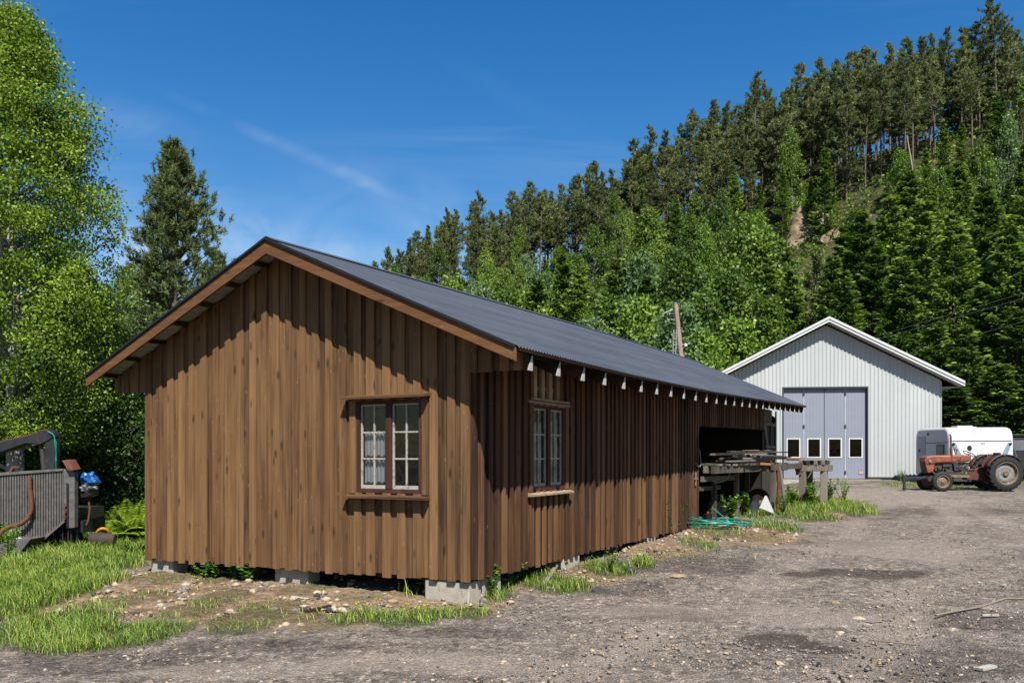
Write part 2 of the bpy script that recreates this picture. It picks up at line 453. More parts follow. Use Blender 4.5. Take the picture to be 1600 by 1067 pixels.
def hill_material():
    t = NT('forest_floor'); v = t.coord('Object')
    a = t.noise(v, 0.35, 7, 0.7); b = t.noise(v, 0.09, 5, 0.6, 0.4)
    moss = t.ramp(a, [(0.3, srgb(46, 44, 32)), (0.5, srgb(78, 82, 48)), (0.72, srgb(122, 112, 84))])
    rock = t.ramp(a, [(0.3, srgb(70, 62, 54)), (0.7, srgb(150, 138, 122))])
    geo = t.n('NewGeometry'); sp = t.n('SeparateXYZ'); t.l(geo.outputs['Normal'], sp.inputs[0])
    steep = t.ramp(t.math('ADD', sp.outputs['Z'], t.math('MULTIPLY', t.math('SUBTRACT', b, .5), .6)), [(0.55, (1, 1, 1)), (0.68, (0, 0, 0))])
    t.principled(t.mix(steep, moss, rock), 0.95, 0, t.bump(a, 1.0, 0.6), 0.1)
    return t.mat

XS = axis_x(); YS = axis_y()
sheet('ground', XS, YS, ground_material())
HX = np.linspace(-320, 320, 330); HYS = np.concatenate([[YS[-1]], np.linspace(YS[-1] + 1, 420, 250)])
sheet('hill', HX, HYS, hill_material(), disp=False)

# ================================================================ world, sun, camera
w = bpy.data.worlds.new('World'); SC.world = w; w.use_nodes = True
nt = w.node_tree; bg = nt.nodes['Background']
sky = nt.nodes.new('ShaderNodeTexSky'); sky.sky_type = 'NISHITA'; sky.sun_disc = False
sky.sun_elevation = math.asin(SUN.z); sky.sun_rotation = math.atan2(SUN.x, SUN.y)
sky.altitude = 300; sky.air_density = 1.25; sky.dust_density = 0.6; sky.ozone_density = 2.4
hs = nt.nodes.new('ShaderNodeHueSaturation'); hs.inputs['Saturation'].default_value = 1.46; hs.inputs['Hue'].default_value = 0.507; hs.inputs['Value'].default_value = 1.12
nt.links.new(sky.outputs[0], hs.inputs['Color'])
# thin cirrus streaks, placed by direction
tc = nt.nodes.new('ShaderNodeTexCoord')
def wmath(op, a, b=None):
    n = nt.nodes.new('ShaderNodeMath'); n.operation = op
    for i, v in enumerate((a, b)):
        if v is None: continue
        if isinstance(v, (int, float)): n.inputs[i].default_value = v
        else: nt.links.new(v, n.inputs[i])
    return n.outputs[0]
sp = nt.nodes.new('ShaderNodeSeparateXYZ'); nt.links.new(tc.outputs['Generated'], sp.inputs[0])
el = wmath('MAXIMUM', sp.outputs['Z'], 0.06)
cu = wmath('DIVIDE', sp.outputs['X'], el); cv = wmath('DIVIDE', sp.outputs['Y'], el)
cb = nt.nodes.new('ShaderNodeCombineXYZ'); nt.links.new(cu, cb.inputs[0]); nt.links.new(cv, cb.inputs[1])
mp = nt.nodes.new('ShaderNodeMapping'); mp.inputs['Rotation'].default_value = (0, 0, math.radians(-52)); mp.inputs['Scale'].default_value = (0.22, 1.5, 1); mp.inputs['Location'].default_value = (3.1, 1.7, 0)
nt.links.new(cb.outputs[0], mp.inputs[0])
nz = nt.nodes.new('ShaderNodeTexNoise'); nz.inputs['Scale'].default_value = 1.0; nz.inputs['Detail'].default_value = 7; nz.inputs['Roughness'].default_value = 0.6; nz.inputs['Distortion'].default_value = 0.8
nt.links.new(mp.outputs[0], nz.inputs['Vector'])
mp2 = nt.nodes.new('ShaderNodeMapping'); mp2.inputs['Scale'].default_value = (0.35, 0.35, 1); nt.links.new(cb.outputs[0], mp2.inputs[0])
nz2 = nt.nodes.new('ShaderNodeTexNoise'); nz2.inputs['Scale'].default_value = 1.0; nz2.inputs['Detail'].default_value = 3; nt.links.new(mp2.outputs[0], nz2.inputs['Vector'])
rp = nt.nodes.new('ShaderNodeValToRGB'); rp.color_ramp.elements[0].position = .47; rp.color_ramp.elements[1].position = .85
nt.links.new(nz.outputs['Fac'], rp.inputs[0])
rp2 = nt.nodes.new('ShaderNodeValToRGB'); rp2.color_ramp.elements[0].position = .42; rp2.color_ramp.elements[1].position = .62
nt.links.new(nz2.outputs['Fac'], rp2.inputs[0])
cf = wmath('MULTIPLY', wmath('MULTIPLY', rp.outputs[0], rp2.outputs[0]), 0.35)
# a few separate wisps, each an elongated soft patch in its own direction of the sky
yy_ = wmath('MAXIMUM', sp.outputs['Y'], 0.05)
dc = nt.nodes.new('ShaderNodeCombineXYZ'); nt.links.new(wmath('DIVIDE', sp.outputs['X'], yy_), dc.inputs[0]); nt.links.new(wmath('DIVIDE', sp.outputs['Z'], yy_), dc.inputs[1])
wn_ = nt.nodes.new('ShaderNodeTexNoise'); wn_.inputs['Scale'].default_value = 9; wn_.inputs['Detail'].default_value = 6; wn_.inputs['Distortion'].default_value = 1.2; nt.links.new(dc.outputs[0], wn_.inputs['Vector'])
wr_ = nt.nodes.new('ShaderNodeValToRGB'); wr_.color_ramp.elements[0].position = .36; wr_.color_ramp.elements[1].position = .75; nt.links.new(wn_.outputs['Fac'], wr_.inputs[0])
for u_, v_, lu, lv, rot_, amt in ((-.25, .36, .21, .011, -24, .27), (-.47, .405, .12, .03, -14, .15), (-.36, .27, .30, .07, -6, .30), (-.12, .30, .22, .05, -20, .16), (-.38, .22, .28, .07, 0, .6), (.02, .42, .16, .02, -28, .03), (-.2, .2, .5, .10, 0, .22)):
    m_ = nt.nodes.new('ShaderNodeMapping'); m_.vector_type = 'TEXTURE'; m_.inputs['Location'].default_value = (u_, v_, 0); m_.inputs['Rotation'].default_value = (0, 0, math.radians(rot_)); m_.inputs['Scale'].default_value = (lu, lv, 1)
    nt.links.new(dc.outputs[0], m_.inputs[0]); g_ = nt.nodes.new('ShaderNodeTexGradient'); g_.gradient_type = 'SPHERICAL'; nt.links.new(m_.outputs[0], g_.inputs[0])
    cf = wmath('ADD', cf, wmath('MULTIPLY', wmath('MULTIPLY', g_.outputs['Fac'], wr_.outputs[0]), amt))
mx = nt.nodes.new('ShaderNodeMix'); mx.data_type = 'RGBA'
nt.links.new(cf, mx.inputs[0]); nt.links.new(hs.outputs[0], mx.inputs[6]); mx.inputs[7].default_value = (6.0, 7.0, 8.2, 1)
nt.links.new(mx.outputs[2], bg.inputs['Color'])
bg.inputs['Strength'].default_value = 0.050

ld = bpy.data.lights.new('sun', 'SUN'); ld.energy = 5.0; ld.angle = math.radians(0.53); ld.color = (1, .955, .88)
lo = bpy.data.objects.new('sun', ld); COL.objects.link(lo); lo.rotation_euler = SUN.to_track_quat('Z', 'Y').to_euler()

cam = bpy.data.cameras.new('camera'); co = bpy.data.objects.new('camera', cam); COL.objects.link(co)
co.location = (0, 0, EYE); co.rotation_euler = (PI / 2, 0, 0)
cam.sensor_width = 36; cam.lens = 36 * FPX / 1600; cam.shift_y = (HY - 533.5) / 1600; cam.clip_end = 3000; cam.clip_start = 0.05
SC.camera = co
SC.view_settings.view_transform = 'Standard'; SC.view_settings.look = 'None'; SC.view_settings.exposure = 1.25; SC.view_settings.gamma = 1.0
SC.cycles.max_bounces = 6; SC.cycles.diffuse_bounces = 3; SC.cycles.glossy_bounces = 3; SC.cycles.transparent_max_bounces = 8; SC.cycles.transmission_bounces = 4
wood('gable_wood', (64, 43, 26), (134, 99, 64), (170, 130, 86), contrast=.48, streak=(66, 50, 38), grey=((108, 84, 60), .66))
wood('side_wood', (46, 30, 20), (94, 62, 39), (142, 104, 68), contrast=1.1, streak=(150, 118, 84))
wood('trim_wood', (84, 54, 32), (124, 84, 50), (150, 108, 66), axis=0, contrast=.6, knots=True)
wood('purlin_wood', (40, 26, 18), (66, 44, 30), (90, 62, 44), knots=False, axis=1)
wood('purlin_wood2', (56, 38, 25), (108, 76, 49), (140, 104, 70), knots=False, axis=0)
wood('grey_wood', (66, 58, 50), (118, 108, 97), (160, 150, 138), knots=False, contrast=1.2)
wood('grey_plank', (70, 62, 55), (122, 112, 102), (166, 156, 146), knots=False, axis=1, contrast=1.5)
wood('grey_wood2', (60, 53, 47), (112, 103, 94), (158, 148, 138), knots=False, axis=1, contrast=1.5)
wood('fresh_plank', (130, 90, 48), (180, 132, 76), (206, 164, 108), knots=False, axis=1)
wood('window_paint', (50, 28, 20), (84, 50, 38), (118, 78, 58), knots=False)
wood('silvered_slat', (124, 102, 82), (186, 160, 132), (220, 196, 168), knots=False)
wood('pole_wood', (120, 104, 92), (186, 166, 148), (222, 204, 188), knots=False)
plain('muntin_paint', (206, 202, 194), .6, dirt=((122, 96, 74), .52), scale=30, var=.15)
plain('rafter_paint', (208, 204, 198), .7, dirt=((120, 108, 96), .6), scale=20, var=.12)
plain('concrete', (204, 196, 180), .9, scale=9, var=.22, dirt=((110, 96, 78), .58), bump=.5)
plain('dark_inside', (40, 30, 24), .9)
plain('soffit_sheet', (206, 206, 192), .55, var=.2, scale=3)
plain('roof_edge', (30, 32, 36), .5)
plain('rust', (122, 70, 44), .8, var=.4, scale=14, dirt=((80, 50, 38), .55), bump=.3)
plain('white_metal', (248, 248, 248), .45, var=.06, scale=3)
plain('grey_gate', (158, 165, 181), .5, var=.05, scale=2)
plain('dark_gap', (48, 50, 54), .7)
plain('rubber', (26, 26, 27), .75, var=.35, scale=20, dirt=((96, 86, 74), .62))
plain('tractor_red', (172, 96, 66), .55, var=.4, scale=5, dirt=((112, 76, 56), .50), bump=.1)
plain('tractor_dark_red', (104, 56, 46), .6, var=.4, scale=6, dirt=((76, 60, 50), .48))
plain('engine_metal', (66, 62, 58), .6, var=.5, scale=14, dirt=((190, 184, 174), .58))
plain('rim_tan', (150, 128, 100), .6, var=.3, scale=12, dirt=((110, 78, 54), .55))
plain('rim_grey', (150, 150, 148), .55, var=.25, scale=8, dirt=((122, 88, 60), .6))
plain('caravan_white', (246, 246, 244), .4, var=.1, scale=2, dirt=((176, 174, 166), .56))
plain('caravan_side', (240, 242, 246), .45, var=.1, scale=2, dirt=((150, 150, 146), .6))
plain('caravan_door', (176, 184, 200), .45, var=.1, scale=2)
plain('pale_blue', (150, 176, 206), .4, var=.1)
plain('seam', (70, 72, 76), .6)
plain('black_part', (28, 28, 30), .5, var=.3)
plain('steel_slat', (134, 130, 126), .5, var=.4, scale=9, dirt=((126, 84, 58), .60), metal=.3)
plain('steel_dark', (54, 56, 60), .5, var=.35, scale=7, dirt=((108, 74, 52), .6), metal=.2)
plain('tarp_blue', (28, 104, 176), .4, var=.25, scale=4)
plain('silver_foil', (180, 182, 184), .3, var=.3, scale=30, metal=.6)
plain('yellow_plastic', (214, 150, 30), .5, var=.15)
plain('hose_teal', (22, 150, 130), .45, var=.2, scale=9)
plain('cable_grey', (150, 146, 140), .6)
plain('cable_dark', (60, 58, 56), .6)
plain('bright_cable', (170, 172, 172), .5)
plain('zinc_sheet', (150, 154, 160), .4, var=.25, scale=5, metal=.5, dirt=((118, 96, 78), .62))
plain('paper_white', (225, 225, 222), .6, var=.06)
plain('red_print', (190, 40, 36), .6)
plain('curtain', (250, 250, 255), .9, var=.08)
plain('curtain_band', (96, 82, 84), .9)
plain('mint', (90, 190, 150), .6)
plain('stone_pale', (210, 192, 166), .85, var=.22, scale=9, dirt=((150, 126, 98), .58), bump=.4)
plain('stone_tan', (186, 158, 122), .85, var=.25, scale=9, dirt=((140, 112, 84), .58), bump=.4)
plain('stone_grey', (140, 134, 128), .85, var=.3, scale=9, dirt=((90, 84, 78), .58), bump=.4)
plain('stone_dark', (66, 65, 68), .9, var=.4, scale=12, bump=.5)
plain('rock_face', (172, 148, 122), .9, var=.5, scale=1.6, dirt=((96, 92, 54), .50), bump=1.0)
plain('bark_pine', (128, 112, 98), .9, var=.4, scale=6, bump=.4)
plain('bark_dark', (74, 62, 54), .9, var=.4, scale=6, bump=.4)
plain('bark_birch', (190, 186, 180), .8, var=.15, scale=3, dirt=((46, 42, 40), .56), bump=.3)
plain('bark_aspen', (128, 124, 112), .8, var=.3, scale=4, dirt=((50, 46, 42), .54), bump=.4)
plain('dead_wood', (152, 138, 118), .9, var=.3, scale=20)
foliage('leaf_aspen', (48, 70, 16), (100, 130, 34), (156, 180, 64), .38)
foliage('leaf_birch', (48, 70, 24), (90, 118, 40), (136, 160, 64), .34, hue=.3)
foliage('leaf_lime', (62, 92, 28), (104, 136, 44), (146, 170, 70), .36)
foliage('leaf_sage', (62, 86, 48), (96, 124, 72), (136, 160, 104), .35)
foliage('leaf_shade', (34, 58, 20), (62, 92, 32), (100, 128, 50), .35)  # darker leaf green with the thicket's shade put into the colour
foliage('needle_pine', (62, 76, 44), (102, 114, 66), (138, 146, 90), .3, .8, hue=.2)
foliage('needle_pine_near', (56, 74, 44), (102, 118, 70), (130, 140, 88), .25, .7, spec=.12)
foliage('needle_spruce', (46, 72, 28), (90, 120, 46), (152, 176, 76), .3, .7, spec=.1, hue=.2)
foliage('needle_bare', (96, 90, 84), (130, 124, 116), (160, 154, 146), .1)
foliage('grass_blade', (50, 80, 24), (98, 134, 40), (172, 180, 90), .4)
foliage('weed_leaf', (50, 86, 24), (92, 132, 40), (144, 172, 66), .35)
foliage('fern_leaf', (80, 110, 24), (122, 152, 40), (160, 184, 70), .4)
foliage('petal_yellow', (70, 100, 30), (236, 200, 20), (244, 214, 50), .2)

def roof_material():
    t = NT('roof_steel'); v = t.coord('Object')
    sv = t.coord('Object', (1.2, 0.12, 1)); sv2 = t.coord('Object', (.25, 5, 1))
    a = t.noise(sv, 2.0, 6, .65); b = t.noise(sv2, 3.0, 4, .6); f = t.noise(v, 70, 2, .5)
    c = t.ramp(t.math('ADD', t.math('MULTIPLY', a, .6), t.math('MULTIPLY', b, .4)), [(.3, srgb(64, 69, 78)), (.7, srgb(98, 104, 115))])
    sp = t.ramp(f, [(.76, (0, 0, 0)), (.8, (1, 1, 1))])
    c = t.mix(t.math('MULTIPLY', sp, .4), c, srgb(150, 150, 150))
    t.principled(c, .5, .0, t.bump(b, .08, .01), .4)
    MAT['roof_steel'] = t.mat
roof_material()

def corrugated_white():
    t = NT('garage_cladding'); v = t.coord('Object')
    n = t.noise(v, .5, 5, .6); n2 = t.noise(t.coord('Object', (3, 3, .15)), 1, 4, .6)
    c = t.ramp(t.math('ADD', t.math('MULTIPLY', n, .5), t.math('MULTIPLY', n2, .5)), [(.3, srgb(198, 204, 205)), (.7, srgb(222, 226, 226))])
    t.principled(c, .5, 0, None, .4); MAT['garage_cladding'] = t.mat
corrugated_white()

def glass(name, tint=(.8, .82, .82), dirty=.18, refl=1.0):
    t = NT(name); v = t.coord('Object')
    tr = t.n('BsdfTransparent'); tr.inputs[0].default_value = (*tint, 1)
    gl = t.n('BsdfGlossy'); gl.inputs['Roughness'].default_value = .03
    df = t.n('BsdfDiffuse'); df.inputs[0].default_value = (.32, .31, .29, 1)
    t.l(t.bump(t.noise(v, 3, 2), .1, .02), gl.inputs['Normal'])
    fr = t.n('Fresnel'); fr.inputs[0].default_value = 1.45
    m1 = t.n('MixShader'); t.l(t.math('MULTIPLY', fr.outputs[0], refl), m1.inputs[0]); t.l(tr.outputs[0], m1.inputs[1]); t.l(gl.outputs[0], m1.inputs[2])
    d = t.ramp(t.noise(v, 9, 7, .75, .8), [(.45, (0, 0, 0)), (.85, (dirty,) * 3)])
    m2 = t.n('MixShader'); t.l(d, m2.inputs[0]); t.l(m1.outputs[0], m2.inputs[1]); t.l(df.outputs[0], m2.inputs[2])
    t.l(m2.outputs[0], t.out.inputs[0]); MAT[name] = t.mat
glass('window_glass', dirty=.05, refl=.5); glass('dark_glass', (.25, .26, .28), .02, .3)
# ================================================================ wooden barn
P0 = (-0.51, 10.2, 0.0); BROT = math.radians(-28.3)
def bw(x, y, z=0.0):
    """barn local -> world"""
    c, s = math.cos(BROT), math.sin(BROT)
    return (P0[0] + x * c - y * s, P0[1] + x * s + y * c, z)
barn = thing('barn', 'long brown board-clad timber barn with dark corrugated roof', 'barn', P0, BROT)
XR, XE, XL = -2.95, 0.86, -6.76
def zridge(s): return np.interp(s, [-.5, 4, 10, 19.8], [4.60, 4.71, 4.85, 4.98])
def zeave(s): return np.interp(s, [-.5, 3.4, 8.2, 13, 19.8], [2.92, 2.92, 2.98, 3.10, 3.27])
def zroof(x, s):
    return float(zridge(s) + (zeave(s) - zridge(s)) * abs(x - XR) / 3.81)
ROOF_T = 0.07
gm = lambda a, o, z: (-a, -o, z)      # gable: a = distance left of the corner, o = out of the wall
sm = lambda a, o, z: (o, a, z)        # long side: a = distance along, o = out

def boards(m, a0, a1, zlo, zhi, openings, wu, wo, jit=.012):
    """board on board cladding: under boards and proud over boards, cut round the openings"""
    mb = MB(); r = np.random.default_rng(5 + int(a1 * 10))
    def strip(a, b, o0, o1, tone, dz):
        segs = [(None, None)]
        cuts = sorted([op for op in openings if op[0] < (a + b) / 2 < op[1]], key=lambda q: q[2])
        bot = ('z', None); spans = []; lo = None
        for op in cuts:
            spans.append((lo, op[2])); lo = op[3]
        spans.append((lo, None))
        for l, h in spans:
            za = (zlo(a) if l is None else l) + (dz if l is None else 0); zb = (zlo(b) if l is None else l) + (dz if l is None else 0)
            ha = zhi(a) if h is None else h; hb = zhi(b) if h is None else h
            if min(ha - za, hb - zb) < .01: continue
            t0, t1 = r.normal(0, .003, 2)
            mb.hexa([m(a, o0, za), m(b, o0, zb), m(b, o1 + t1, zb), m(a, o1 + t0, za), m(a, o0, ha), m(b, o0, hb), m(b, o1 + t1 * .3, hb), m(a, o1 + t0 * .3, ha)], 0, tone)
    # under boards (contiguous) then over boards
    a = a0; edges = []
    while a < a1:
        w = r.uniform(*wu); b = min(a + w, a1)
        strip(a, b - .002, -.022, 0.0 + r.normal(0, .001), float(r.random()) * .75, r.normal(0, jit))  # random board tone, lowered so the recess shade sits in the colour
        edges.append(b); a = b
    for e in [a0 + .06] + edges[:-1] + [a1 - .06]:
        w = r.uniform(*wo); lo_, hi_ = max(a0, e - w / 2), min(a1, e + w / 2)
        strip(lo_, hi_, .004, .032 + abs(r.normal(0, .004)), .25 + .75 * float(r.random()), r.normal(-.01, jit))
    return mb

GW, SL = 5.9, 19.2
# gable wall: window opening, ears out to the eaves
g_open = [(.70, 1.75, 1.20, 2.40)]
def g_lo(a): return float(np.interp(a, [0, GW], [.145, .07]))
def g_hi(a): return zroof(-a, 0) - ROOF_T - .005
gb = boards(gm, 0, GW, g_lo, g_hi, g_open, (.205, .265), (.095, .13))
for a0, a1, zl in ((-.74, -.002, 2.71), (GW + .002, 6.62, 2.68)):
    eb = boards(gm, a0, a1, lambda a: zl, g_hi, [], (.205, .265), (.095, .13), .003)
    gb.raw(eb.v, eb.f)
    gb.t[-len(eb.v):] = eb.t
    gb.m[-len(eb.f):] = eb.m
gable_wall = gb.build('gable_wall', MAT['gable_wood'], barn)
mb = MB()
for x0, x1 in ((-.70, -.02), (GW + .02, 6.6)):
    MB().box(-x1, -x0, .03, .07, 2.72, 2.80).build('ear_frame', MAT['gable_wood'], barn)

# long side wall: window, vent, wide opening over the loading platform
S0, S1 = 9.88, 17.3
s_open = [(1.63, 2.72, 1.19, 2.40), (1.66, 2.66, 2.50, 3.2)]
def s_lo(a):
    if a > S0 + .02: return float(np.interp(a, [S0, S0 + .22, S0 + .32, 17.2], [2.0, 2.3, 2.37, 2.45]))
    return float(np.interp(a, [0, 3, 7.7, 10], [.145, .13, .105, .05]))
def s_hi(a): return zroof(0, a) - ROOF_T - .05
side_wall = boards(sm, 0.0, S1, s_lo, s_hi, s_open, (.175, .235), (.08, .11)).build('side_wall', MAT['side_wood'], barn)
# hidden walls: back long wall, far gable, with an inner dark lining
mb = MB()
mb.box(-GW, -GW + .03, .03, SL, .1, 2.75)
mb.prism([(-GW, .1), (0, .1), (0, 2.9), (XR, 4.6), (-GW, 2.9)], SL, SL + .03, lambda a, b, d: (a, d, b))
mb.box(-GW + .1, -.1, .1, SL - .1, .10, .14)
mb.build('back_wall', MAT['side_wood'], barn)
# inner partition that closes the view through the opening
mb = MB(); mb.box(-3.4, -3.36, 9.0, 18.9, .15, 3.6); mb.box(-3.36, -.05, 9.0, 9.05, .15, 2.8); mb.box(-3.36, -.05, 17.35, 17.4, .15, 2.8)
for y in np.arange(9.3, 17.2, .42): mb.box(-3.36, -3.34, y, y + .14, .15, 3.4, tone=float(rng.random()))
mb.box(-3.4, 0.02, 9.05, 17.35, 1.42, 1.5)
mb.build('partition', MAT['dark_inside'], barn)  # shade inside the opening is put into this dark colour
# corner boards and far end frame
mb = MB()
mb.box(-.003, .028, SL - .9, SL - .78, .3, 3.1, tone=.2); mb.box(-.003, .028, SL - .12, SL, .3, 3.1, tone=.7)
mb.box(-.003, .024, S1 + .01, SL - .91, 2.72, 3.1, tone=.4)
mb.box(.0, .03, S1 + .01, SL - .13, 2.60, 2.70, tone=.6); mb.box(.0, .03, S1 + .2, SL - .13, 1.9, 1.98, tone=.6)
mb.box(.0, .025, SL - .5, SL - .44, 1.99, 2.59, tone=.5)
mb.bar((.02, S1 + .05, 2.62), (.02, S1 + .55, 1.75), .18, .04, up=(1, 0, 0), tone=.8)
mb.box(-.06, -.03, S1 + .01, SL, .3, 2.6, tone=.05)
mb.build('end_frame', MAT['grey_wood'], barn)
mb = MB(); mb.bar((.02, S0 - .02, .1), (.02, S0 - .02, 2.1), .10, .05, up=(0, 1, 0), tone=.35)
mb.build('opening_post', MAT['side_wood'], barn)

# roof: real corrugation, rising slightly to the far end
def slope(x0, x1, z_off, amp=.011, pitch=.076):
    ss = np.arange(-.44, 19.75, pitch / 6); xs = np.linspace(x0, x1, 9)
    S, X = np.meshgrid(ss, xs)
    zr = np.interp(S, [-.5, 4, 10, 19.8], [4.60, 4.71, 4.85, 4.98]); ze = np.interp(S, [-.5, 3.4, 8.2, 13, 19.8], [2.92, 2.92, 2.98, 3.10, 3.27])
    Z = zr + (ze - zr) * np.abs(X - XR) / 3.81 + z_off + amp * np.sin(2 * PI * S / pitch)
    n = len(ss); i = np.arange(len(xs) - 1)[:, None] * n + np.arange(n - 1)[None]
    return np.stack([X.ravel(), S.ravel(), Z.ravel()], 1), np.stack([i, i + 1, i + n + 1, i + n], -1).reshape(-1, 4)
A = Acc(); A.add(*slope(XR, XE + .03, .012)); A.add(*slope(XR, XL - .03, .012))
roof = link('roof', np_mesh('roof', np.concatenate(A.V), np.concatenate(A.F), MAT['roof_steel'], smooth=True), barn)
mb = MB()
for i in range(12):
    s0, s1 = -.45 + i * 1.683, -.45 + (i + 1) * 1.683 + .02
    a, b = zroof(XR, s0) + .04, zroof(XR, s1) + .04
    for sg in (-1, 1):
        mb.hexa([(XR, s0, a - .006), (XR, s1, b - .006), (XR + sg * .16, s1, b - .076), (XR + sg * .16, s0, a - .076), (XR, s0, a), (XR, s1, b), (XR + sg * .16, s1, b - .07), (XR + sg * .16, s0, a - .07)])
mb.build('ridge_cap', MAT['roof_steel'], roof)
# bargeboards
def barge(sgn):
    x1 = XR + sgn * 3.81
    mb = MB()
    for y0, y1, dz0, dz1, mi, tn in ((-.44, -.405, -.185, -.005, 0, .5),):
        zr0, ze0 = zroof(XR, -.42), zroof(x1, -.42)
        mb.hexa([(XR, y0, zr0 + dz0 - .01), (x1, y0, ze0 + dz0 + .02), (x1, y1, ze0 + dz0 + .02), (XR, y1, zr0 + dz0 - .01), (XR, y0, zr0 + dz1), (x1, y0, ze0 + dz1), (x1, y1, ze0 + dz1), (XR, y1, zr0 + dz1)], mi, tn)
    o = mb.build('bargeboard', MAT['trim_wood'], barn, bevel=.004)
    mb = MB(); zr0, ze0 = zroof(XR, -.42), zroof(x1, -.42)
    mb.bar((XR, -.452, zr0 + .006), (x1, -.452, ze0 + .006), .03, .03)
    mb.build('roof_edge_strip', MAT['roof_edge'], roof)
barge(1); barge(-1)
# underside: galvanised sheet over the gable overhang, purlins, sheathing under the eaves
mb = MB()
for sg in (-1, 1):
    x1 = XR + sg * 3.78
    za, zb = zroof(XR, -.2) - .03, zroof(x1, -.2) - .03
    n = 60
    for i in range(n):
        xa, xb = XR + (x1 - XR) * i / n, XR + (x1 - XR) * (i + 1) / n
        d = .006 * (i % 2)
        z_a, z_b = za + (zb - za) * i / n + d, za + (zb - za) * (i + 1) / n + d
        mb.hexa([(xa, -.40, z_a), (xb, -.40, z_b), (xb, .03, z_b), (xa, .03, z_a), (xa, -.40, z_a + .004), (xb, -.40, z_b + .004), (xb, .03, z_b + .004), (xa, .03, z_a + .004)])
mb.build('soffit_sheet', MAT['soffit_sheet'], roof)
for sg in (-1, 1):
    for k in range(7):
        x = XR + sg * (.42 + k * .535)
        z = zroof(x, -.2) - .075
        MB().box(x - .045, x + .045, -.40, .0, z - .005, z + .045, tone=float(rng.random())).build('purlin', MAT['purlin_wood'], barn)
mb = MB()
for sg in (-1, 1):
    for s0 in np.arange(.05, 19.6, .8):
        s1 = min(s0 + .8, 19.7)
        xa, xb = XR, XR + sg * 3.8
        P8 = [(xa, s0, zroof(xa, s0) - .05), (xb, s0, zroof(xb, s0) - .05), (xb, s1, zroof(xb, s1) - .05), (xa, s1, zroof(xa, s1) - .05)]
        mb.hexa(P8 + [(p[0], p[1], p[2] + .018) for p in P8], tone=float(rng.random()))
mb.build('roof_sheathing', MAT['purlin_wood'], roof)
# rafter tails on the long side; pale painted ends shaped like their sunlit part
for k in range(26):
    s = .02 + k * .775
    mb = MB(); x1 = .82
    def rp(x, dz): return (x, s, zroof(x, s) - .055 + dz)
    w_ = .044
    lo, hi = -.19, 0
    V = [(-.05, s - w_, zroof(-.05, s) - .06 + lo), (-.05, s + w_, zroof(-.05, s) - .06 + lo), (-.05, s + w_, zroof(-.05, s) - .06), (-.05, s - w_, zroof(-.05, s) - .06),
         (x1 - .005, s - w_, zroof(x1, s) - .06 + lo), (x1 - .005, s + w_, zroof(x1, s) - .06 + lo), (x1, s + w_, zroof(x1, s) - .06), (x1, s - w_, zroof(x1, s) - .06)]
    mb.raw(V, [(0, 1, 2, 3)], 0, .4); mb.raw(V, [(0, 4, 5, 1), (1, 5, 6, 2), (2, 6, 7, 3), (3, 7, 4, 0)], 0, float(rng.random()))
    mb.build('rafter_tail', MAT['purlin_wood'], barn)
    zt, zb_ = V[6][2] - .055, V[4][2] + .002
    E = [(x1 - .004, s - .075, zb_), (x1 - .004, s + .045, zb_), (x1 - .001, s + .045, zt + .05), (x1 - .001, s + .02, zt + .05)]
    MB().hexa(E + [(v[0] + .008, v[1], v[2]) for v in E]).build('sunlit_painted_end', MAT['rafter_paint'], barn.children[-1])
# eave fascia batten and cable strung along the rafter ends
mb = MB()
for k in range(25):
    s0, s1 = -.40 + k * .8, -.40 + (k + 1) * .8
    mb.bar((XE - .0, s0, zroof(XE - .0, s0) - .02), (XE - .0, s1 - .004, zroof(XE, s1) - .02), .03, .03, tone=float(rng.random()))
mb.build('eave_batten', MAT['purlin_wood'], barn)
pts = []
for s in np.arange(-.0, 19.3, .13):
    ph = ((s - .02) / .775) % 1
    pts.append((.74 + .02 * math.sin(s * 2.1), s, zroof(.74, s) - .075 - .035 * (1 - (2 * ph - 1) ** 2) * (.5 + .5 * math.sin(s * 1.7 + 1))))
MB().tube(pts, .0045, 5).build('eave_cable', MAT['cable_dark'], barn)
MB().box(.70, .735, -.03, .05, 2.74, 2.86).build('junction_box', MAT['rafter_paint'], barn)

# foundation blocks
for cx, cy, lx, ly, zt, zb in ((-.36, .17, .66, .3, .125, -.3), (-3.0, .22, .62, .26, .10, -.3), (-5.62, .2, .5, .3, .075, -.3),
                               (-.16, 3.05, .3, .62, .125, -.2), (-.16, 6.85, .3, .55, .10, -.2), (-.2, .62, .3, .5, .124, -.3), (-5.7, 9, .3, .5, .1, -.3)):
    mb = MB()
    mb.box(cx - lx / 2, cx + lx / 2, cy - ly / 2, cy + ly / 2, zb, zt)
    n = max(1, int(max(lx, ly) / .2))
    mb.build('foundation_block', MAT['concrete'], barn, bevel=.02)

